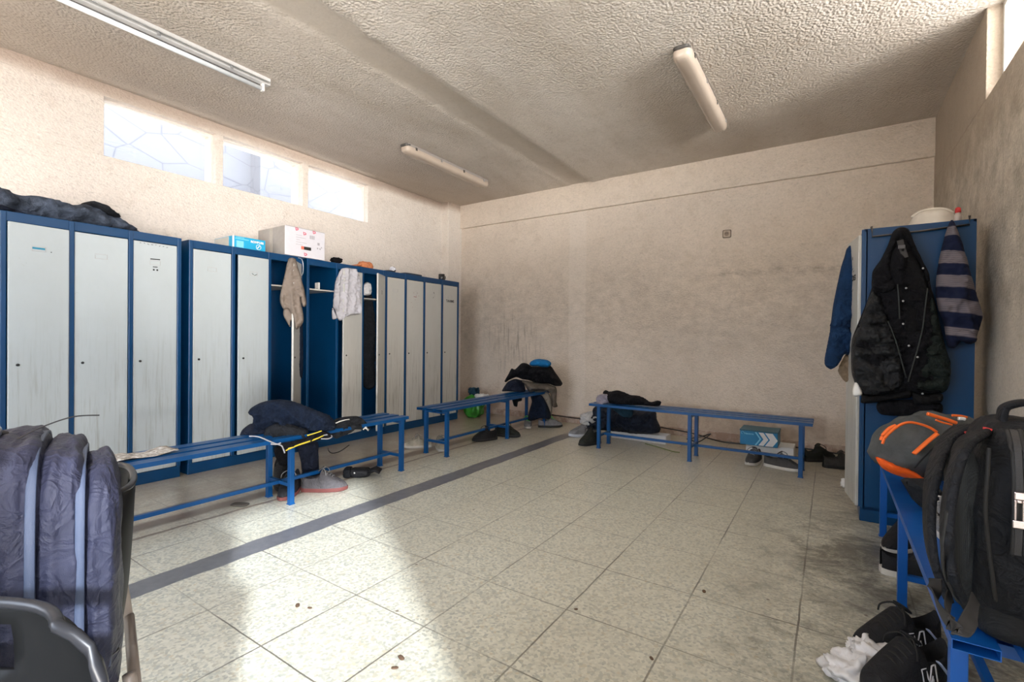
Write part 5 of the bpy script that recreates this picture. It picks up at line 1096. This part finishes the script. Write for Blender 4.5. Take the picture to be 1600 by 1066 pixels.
# ---- grey and orange backpack lying on the far half of the right bench
def c9(L): return crop(1360, 630, 0.15947, L)
TO = Vector((0.45, -0.89, 0)).normalized(); PO = Vector((0.40, 2.72, 0.55))
t = thing('backpack', 'grey backpack with orange trim lying on the far part of the right bench', 'backpack', (0.40, 2.72, ZB))
cloth('main_compartment', c9([(48, 530), (75, 470), (92, 420), (110, 350), (160, 275), (230, 220), (310, 188), (390, 130), (480, 118), (545, 108), (570, 78), (600, 72), (720, 105), (850, 110), (1000, 150), (1080, 400), (1050, 700), (800, 760), (540, 752), (400, 742), (250, 700), (120, 636)]), PO, TO, F_BAGGREY, t, 0.13, 0.20, 0.16, 0.016, folds(61, 0.014, 9, (1, 0.6), 0.5), clampf=above(ZB+0.02))
cloth('base_panel', c9([(48, 528), (130, 548), (260, 580), (340, 612), (410, 655), (470, 700), (545, 738), (530, 758), (400, 748), (250, 706), (118, 640)]), PO+TO*0.04, TO, F_ORANGE, t, 0.085, 0.03, 0.06, 0.010, folds(62, 0.008, 20))
def oline(nm, L, off, r, mat, flat=1.0):
    b = bmesh.new(); tube(b, spline([onplane(x, y, PO+TO*off, TO) for x, y in c9(L)], 6), r, 6, flat=flat); obj(nm, b, mat, t, smooth=True, world=True)
oline('orange_trim', [(118, 400), (140, 345), (200, 280), (290, 215), (380, 190), (480, 205), (580, 240), (650, 285)], 0.135, 0.0055, M_ORZIP)
oline('orange_trim', [(105, 365), (130, 310), (190, 250), (250, 222)], 0.10, 0.008, M_ORZIP)
oline('pocket_zip', [(425, 498), (500, 430), (580, 360), (655, 300)], 0.145, 0.0125, M_ORZIP, 0.5)
oline('orange_trim', [(560, 105), (640, 130), (740, 160), (840, 195)], 0.11, 0.008, M_ORZIP)
oline('orange_trim', [(640, 165), (720, 195), (800, 212)], 0.125, 0.004, M_ORZIP)
oline('orange_trim', [(800, 120), (880, 125), (945, 140)], 0.10, 0.005, M_ORZIP)
oline('reflective_tab', [(860, 152), (900, 152), (925, 158)], 0.12, 0.007, M_WHITE)
oline('seam', [(430, 640), (500, 560), (580, 480), (660, 400)], 0.142, 0.003, F_BAGDK)
o = cloth('bundle', c9([(330, 770), (420, 740), (540, 745), (640, 760), (640, 1010), (560, 1050), (470, 1000), (420, 920), (380, 850)]), (0.36, 2.45, 0.55), TO, F_CHAR, None, 0.07, 0.09, 0.08, 0.012, folds(63, 0.022, 16, (0.6, 1), 0.7)); tag(o, 'dark grey clothes bundle under the grey and orange backpack', 'clothes')
shoe('small blue-grey trainer on the right bench between the two backpacks', (0.335, 2.20), CRA+1.0, 0.24, K_LGREY, K_SW, L_WHT, z=ZB)

# ---- sneakers and plastic bag at the foot of the right bench
def nside(sgn):
    def f(t, L, hw, tz, th):
        # outlined letter N on the outer side, following the upper
        s0, s1 = 0.30, 0.52; pts = [(0.0, 0.0), (0.10, 1.0), (0.34, 1.0), (0.62, 0.40), (0.74, 1.0), (1.0, 1.0), (0.88, 0.0), (0.64, 0.0), (0.36, 0.60), (0.26, 0.0)]
        def P(u, v):
            s = s0+(s1-s0)*u; z = th*1.1+v*L*0.21; k = min(1, v*0.8+0.1); return Vector(((s-0.5)*L, sgn*(hw(s)*0.985*math.cos(k*0.62)+0.004), z))
        b = bmesh.new(); Q = [P(*p) for p in pts]; Q.append(Q[0]); path = []
        for a, c in zip(Q, Q[1:]): path += [a.lerp(c, i/5) for i in range(5)]
        tube(b, path+[Q[0]], 0.0022, 6); obj('letter_n', b, plain('white_piping', (0.75, 0.76, 0.80, 1), 0.5), t, smooth=True)
        b = bmesh.new(); tube(b, spline([((-0.43)*L, sgn*(hw(0.07)+.002), th*1.3), (-0.34*L, sgn*(hw(0.16)*0.95+.003), L*0.20), (-0.25*L, sgn*(hw(0.25)*0.8+0.004), L*0.30)], 6), 0.009, 8, flat=0.35); obj('heel_flash', b, plain('silver_reflective', (0.45, 0.55, 0.75, 1), 0.3), t, smooth=True)
    return f
K_NB = fabric('black_suede_and_mesh', (0.014, 0.015, 0.018, 1), 0.6, 900, 0.4, 0.2)
toeA = math.atan2(-CR.y, -CR.x)
pn = fl(1412, 1038); pf = fl(1412, 1084)
shoe('black trainer nearer the camera with a white outlined N, beside the bench leg', (pf.x, pf.y), toeA+0.28, 0.33, K_NB, plain('white_midsole', (0.50, 0.52, 0.56, 1), 0.5), L_BLK, high=0.38, stripe=nside(1), z=0.012)
shoe('black trainer behind the one with the outlined N', (pn.x-0.02, pn.y+0.035), toeA+0.16, 0.33, K_NB, plain('grey_midsole', (0.30, 0.31, 0.33, 1), 0.5), L_BLK, high=0.38, stripe=nside(1), z=0.012)
t = thing('carrier_bag', 'crumpled white plastic bag under the toes of the black trainers', 'bag', (fl(1350, 1050).x, fl(1350, 1050).y, 0))
for k, (a, c, sx, sy, sz, r_) in enumerate(((1335, 1062, .14, .13, .07, .3), (1376, 1062, .15, .11, .10, -.4), (1356, 1040, .10, .08, .08, .8), (1425, 1110, .13, .10, .07, .2))):
    p = fl(a, c); obj('bag_fold', soft(sx, sy, sz, 16, 2.2, Matrix.Translation((p.x, p.y, sz*0.42)) @ Matrix.Rotation(r_, 4, 'Z'), fn=lambda q, k=k: 0.035*noise.noise(q*1.8+Vector((k*3, 1, 2)))+0.016*(1-2*abs(noise.noise(q*3.5+Vector((k, 5, 2)))))), M_PLASTW, t, smooth=True, world=True)

# ---- chairs and the bag at the lower left
def place(rt, dp, z): return Vector((0, 0, 0))+CR*rt+_f*dp+Vector((0, 0, z))     # metres to the right / ahead of where the photographer stands
M_CH = plain('black_moulded_plastic', (0.005, 0.0055, 0.006, 1), 0.5, spec=0.12); M_TUB = plain('beige_chair_tube', (0.22, 0.185, 0.16, 1), 0.4)
def shell_chair(label, origin, yaw):
    """moulded shell on a tube frame. local +x = the way the sitter faces, origin = floor point under the seat centre"""
    t = thing('stacking_chair', label, 'chair', origin, yaw, 'black shell chairs')
    prof = [(0.215, 0.415), (0.205, 0.437), (0.15, 0.447), (0.05, 0.440), (-0.06, 0.432), (-0.145, 0.438), (-0.205, 0.465), (-0.236, 0.52), (-0.250, 0.60), (-0.256, 0.68), (-0.260, 0.757), (-0.262, 0.810)]
    nW = 22; b = bmesh.new(); rows = []
    P = spline([(x, 0, z) for x, z in prof], 4); m = len(P)
    for i, p in enumerate(P):
        k = i/(m-1); hw = 0.215 if k < 0.45 else 0.215-0.025*(k-0.45)/0.55
        e_ = max(0, (k-0.86)/0.14); hw *= 1-0.22*e_**3
        if k < 0.06: hw *= 0.86+0.14*(k/0.06)**0.5
        row = []
        for j in range(nW+1):
            a = -1+2*j/nW; y = hw*a; up = abs(a)**5*0.040; q = Vector((p.x, y, p.z))
            if k < 0.45: q.z += up*(0.3+k)
            else: q.x += up*0.7+abs(a)**2*0.018
            row.append(b.verts.new(q))
        rows.append(row)
    for i in range(m-1):
        for j in range(nW):
            k = i/(m-1)
            if 0.885 < k < 0.945 and abs(j-nW/2+0.5) < 4: continue          # hand hole in the backrest
            b.faces.new((rows[i][j], rows[i][j+1], rows[i+1][j+1], rows[i+1][j]))
    o = obj('shell', b, M_CH, t, smooth=True); s = o.modifiers.new('th', 'SOLIDIFY'); s.thickness = 0.006; s.offset = 0
    e_ = [r[0].co.copy() for r in ()]
    b = bmesh.new()
    def edge(j_): return None
    L = []
    for i in range(m):
        k = i/(m-1); p = P[i]; hw = 0.215 if k < 0.45 else 0.215-0.025*(k-0.45)/0.55; e2 = max(0, (k-0.86)/0.14); hw *= 1-0.22*e2**3
        if k < 0.06: hw *= 0.86+0.14*(k/0.06)**0.5
        L.append((p, hw, k))
    def ev(p, hw, k, a):
        q = Vector((p.x, hw*a, p.z)); up = 0.040*abs(a)**5
        if k < 0.45: q.z += up*(0.3+k)
        else: q.x += up*0.7+abs(a)**2*0.018
        return q
    EA = [.985, .96, .92, .87, .8, .7, .6, .45, .3, .15, 0, -.15, -.3, -.45, -.6, -.7, -.8, -.87, -.92, -.96, -.985]
    ring = [ev(p, hw, k, 1) for p, hw, k in L]+[ev(*L[-1], a) for a in EA]+[ev(p, hw, k, -1) for p, hw, k in L[::-1]]+[ev(*L[0], -a) for a in EA]
    ring.append(ring[0]); tube(b, ring, 0.006, 8); obj('rim', b, plain('worn_plastic_rim', (0.014, 0.015, 0.018, 1), 0.35, spec=0.3), t, smooth=True)
    for sx, sy in ((1, 1), (1, -1), (-1, 1), (-1, -1)):
        b = bmesh.new(); tube(b, spline([(-0.250, sy*0.190, 0.505), (-0.258, sy*0.20, 0.44), (-0.272, sy*0.21, 0.30), (-0.290, sy*0.235, 0.012)] if sx < 0 else [(sx*0.10, sy*0.175, 0.425), (sx*0.16, sy*0.19, 0.405), (sx*0.195, sy*0.205, 0.30), (sx*0.255, sy*0.235, 0.012)], 6), 0.0105, 10); obj('leg', b, M_TUB, t, smooth=True)
        obj('foot_cap', lathe([(0, 0), (0.014, 0), (0.014, 0.022), (0.0, 0.022)], 12, (sx*0.257 if sx > 0 else -0.290, sy*0.236, 0)), M_BLACK, t)
    for sx, xx in ((1, 0.10), (-1, -0.262)):
        b = bmesh.new(); tube(b, [(xx, -0.175 if sx > 0 else -0.20, 0.425), (xx, 0.175 if sx > 0 else 0.20, 0.425)], 0.0105, 10); obj('cross_tube', b, M_TUB, t, smooth=True)
    return t
e_dir = (_f+_r*(-592/FPX)).normalized(); e_dir = Matrix.Rotation(0.035, 3, 'Z') @ e_dir      # line of the far chair's backrest
ya = math.atan2(e_dir.y, e_dir.x)+PI/2; Rz = Matrix.Rotation(ya, 3, 'Z')
oc = place(-0.650, 0.835, 0)-Rz @ Vector((-0.262, 0.20, 0)); shell_chair('black shell chair holding the slate purple bag, its backrest to the right', (oc.x, oc.y, 0), ya)
on = place(-0.590, 0.252, 0); shell_chair('black shell chair with its backrest in the bottom left corner before the bag', (on.x, on.y, 0), CRA-PI/2+0.03)
# the bag on it
yb = ya+PI; Rb = Matrix.Rotation(yb, 3, 'Z'); ob = place(-0.648, 0.795, 0)-Rb @ Vector((0.184, -0.145, 0))
t = thing('bag', 'black and slate purple shoulder bag with zipped pockets on a black chair', 'bag', (ob.x, ob.y, 0.45), yb)
def bagpart(nm, cx, sx, cy, sy, z0, z1, mat, ex=4.5, n=22, sd=0):
    return obj(nm, soft(sx, sy, z1-z0, n, ex, Matrix.Translation((cx, cy, (z0+z1)/2)), fn=lambda p: 0.007*noise.noise(p*2.2+Vector((sd, 2, 1)))+0.006*(1-abs(noise.noise(p*Vector((4, 1, 1)).x+Vector((1, sd, 3)))))), mat, t, smooth=True)
bagpart('main_compartment', -0.052, 0.165, 0.0, 0.34, 0.0, 0.47, F_BAGDK, 5)
bagpart('padded_compartment', 0.052, 0.075, 0.0, 0.33, 0.0, 0.475, F_BAGPUR, 5, sd=3)
bagpart('large_pocket', 0.108, 0.062, 0.0, 0.315, 0.005, 0.455, F_BAGPUR, 4.5, sd=6)
bagpart('front_pocket', 0.155, 0.058, 0.0, 0.295, 0.01, 0.425, F_BAGPUR, 3.6, sd=9)
M_ZIPB = plain('blue_grey_zip_tape', (0.045, 0.062, 0.11, 1), 0.4, bs=0.5, bsc=1200); M_SIL = plain('silver_zip_pull', (0.45, 0.48, 0.55, 1), 0.25, 0.9)
for k, (x, hy, top, zl) in enumerate(((0.078, 0.160, 0.462, 0.06), (0.133, 0.150, 0.432, 0.10), (0.020, 0.166, 0.468, 0.03), (0.168, 0.134, 0.408, 0.10))):
    for dx, nm in ((0, 'zip_tape'),):
        pts = [(x, -hy-0.006, zl), (x, -hy-0.008, 0.20), (x, -hy-0.006, top-0.10), (x, -hy*0.86, top-0.022), (x, -hy*0.45, top+0.004), (x, hy*0.45, top+0.004), (x, hy*0.86, top-0.022), (x, hy+0.004, top-0.12)]
        b = bmesh.new(); ribbon(b, spline(pts, 6), 0.012 if k != 3 else 0.008, 0.006, (1, 0, 0)); obj(nm, b, M_ZIPB if k != 2 else F_BAGPUR, t, smooth=True)
    if k in (0, 1):
        for z in (0.115, 0.085):
            b = bmesh.new(); tube(b, [(x+0.010*math.cos(a*PI/5), -hy-0.018, z+0.010*math.sin(a*PI/5)) for a in range(11)], 0.0028, 6); obj('zip_ring', b, M_SIL, t, smooth=True)
        obj('zip_cord', tube(bmesh.new(), [(x, -hy-0.018, 0.105), (x+0.002, -hy-0.020, 0.055)], 0.005, 8), M_BLACK, t, smooth=True)
obj('pocket_seam', tube(bmesh.new(), [(0.09, -0.166, 0.10), (0.15, -0.160, 0.112), (0.18, -0.125, 0.115), (0.185, 0, 0.115)], 0.003, 6), M_BLACK, t, smooth=True)
b = bmesh.new(); ribbon(b, spline([(-0.10, -0.10, 0.455), (-0.07, -0.06, 0.478), (-0.03, -0.02, 0.486), (0.03, 0.02, 0.480)], 6), 0.03, 0.006, (0.3, 1, 0)); obj('carry_strap', b, M_WEB, t, smooth=True)
obj('strap_clip', soft(0.045, 0.03, 0.02, 8, 4, Matrix.Translation((0.01, -0.02, 0.487))), M_SIL, t, smooth=True)
b = bmesh.new(); tube(b, spline([(0.05, -0.06, 0.475), (0.08, -0.05, 0.492), (0.12, -0.04, 0.505), (0.155, -0.03, 0.503)], 6), 0.0012, 5); obj('loose_thread', b, M_BLACK, t)
obj('white_tag', soft(0.012, 0.004, 0.05, 6, 3, Matrix.Translation((0.172, -0.150, 0.012)) @ Matrix.Rotation(0.6, 4, 'Y')), M_WHITE, t, smooth=True)
for k, (px, py, r_) in enumerate(((465, 947, .014), (484, 951, .009), (627, 1029, .014), (617, 1045, .011), (900, 953, .007), (1100, 925, .012), (1018, 1030, .009))):
    p = fl(px, py); R_ = random.Random(k); b = soft(r_*2.2, r_*1.2, 0.005, 6, 2.4, Matrix.Translation((p.x, p.y, 0.0026)) @ Matrix.Rotation(R_.random()*3, 4, 'Z'), fn=lambda q: 0.001*noise.noise(q*3))
    tag(obj('dry_scrap', b, plain('dry_leaf_brown', (0.10, 0.06, 0.035, 1), 0.9), smooth=True), 'small dry brown scrap lying on the open floor tiles', 'scrap', 'dry scraps scattered on the floor')
#END
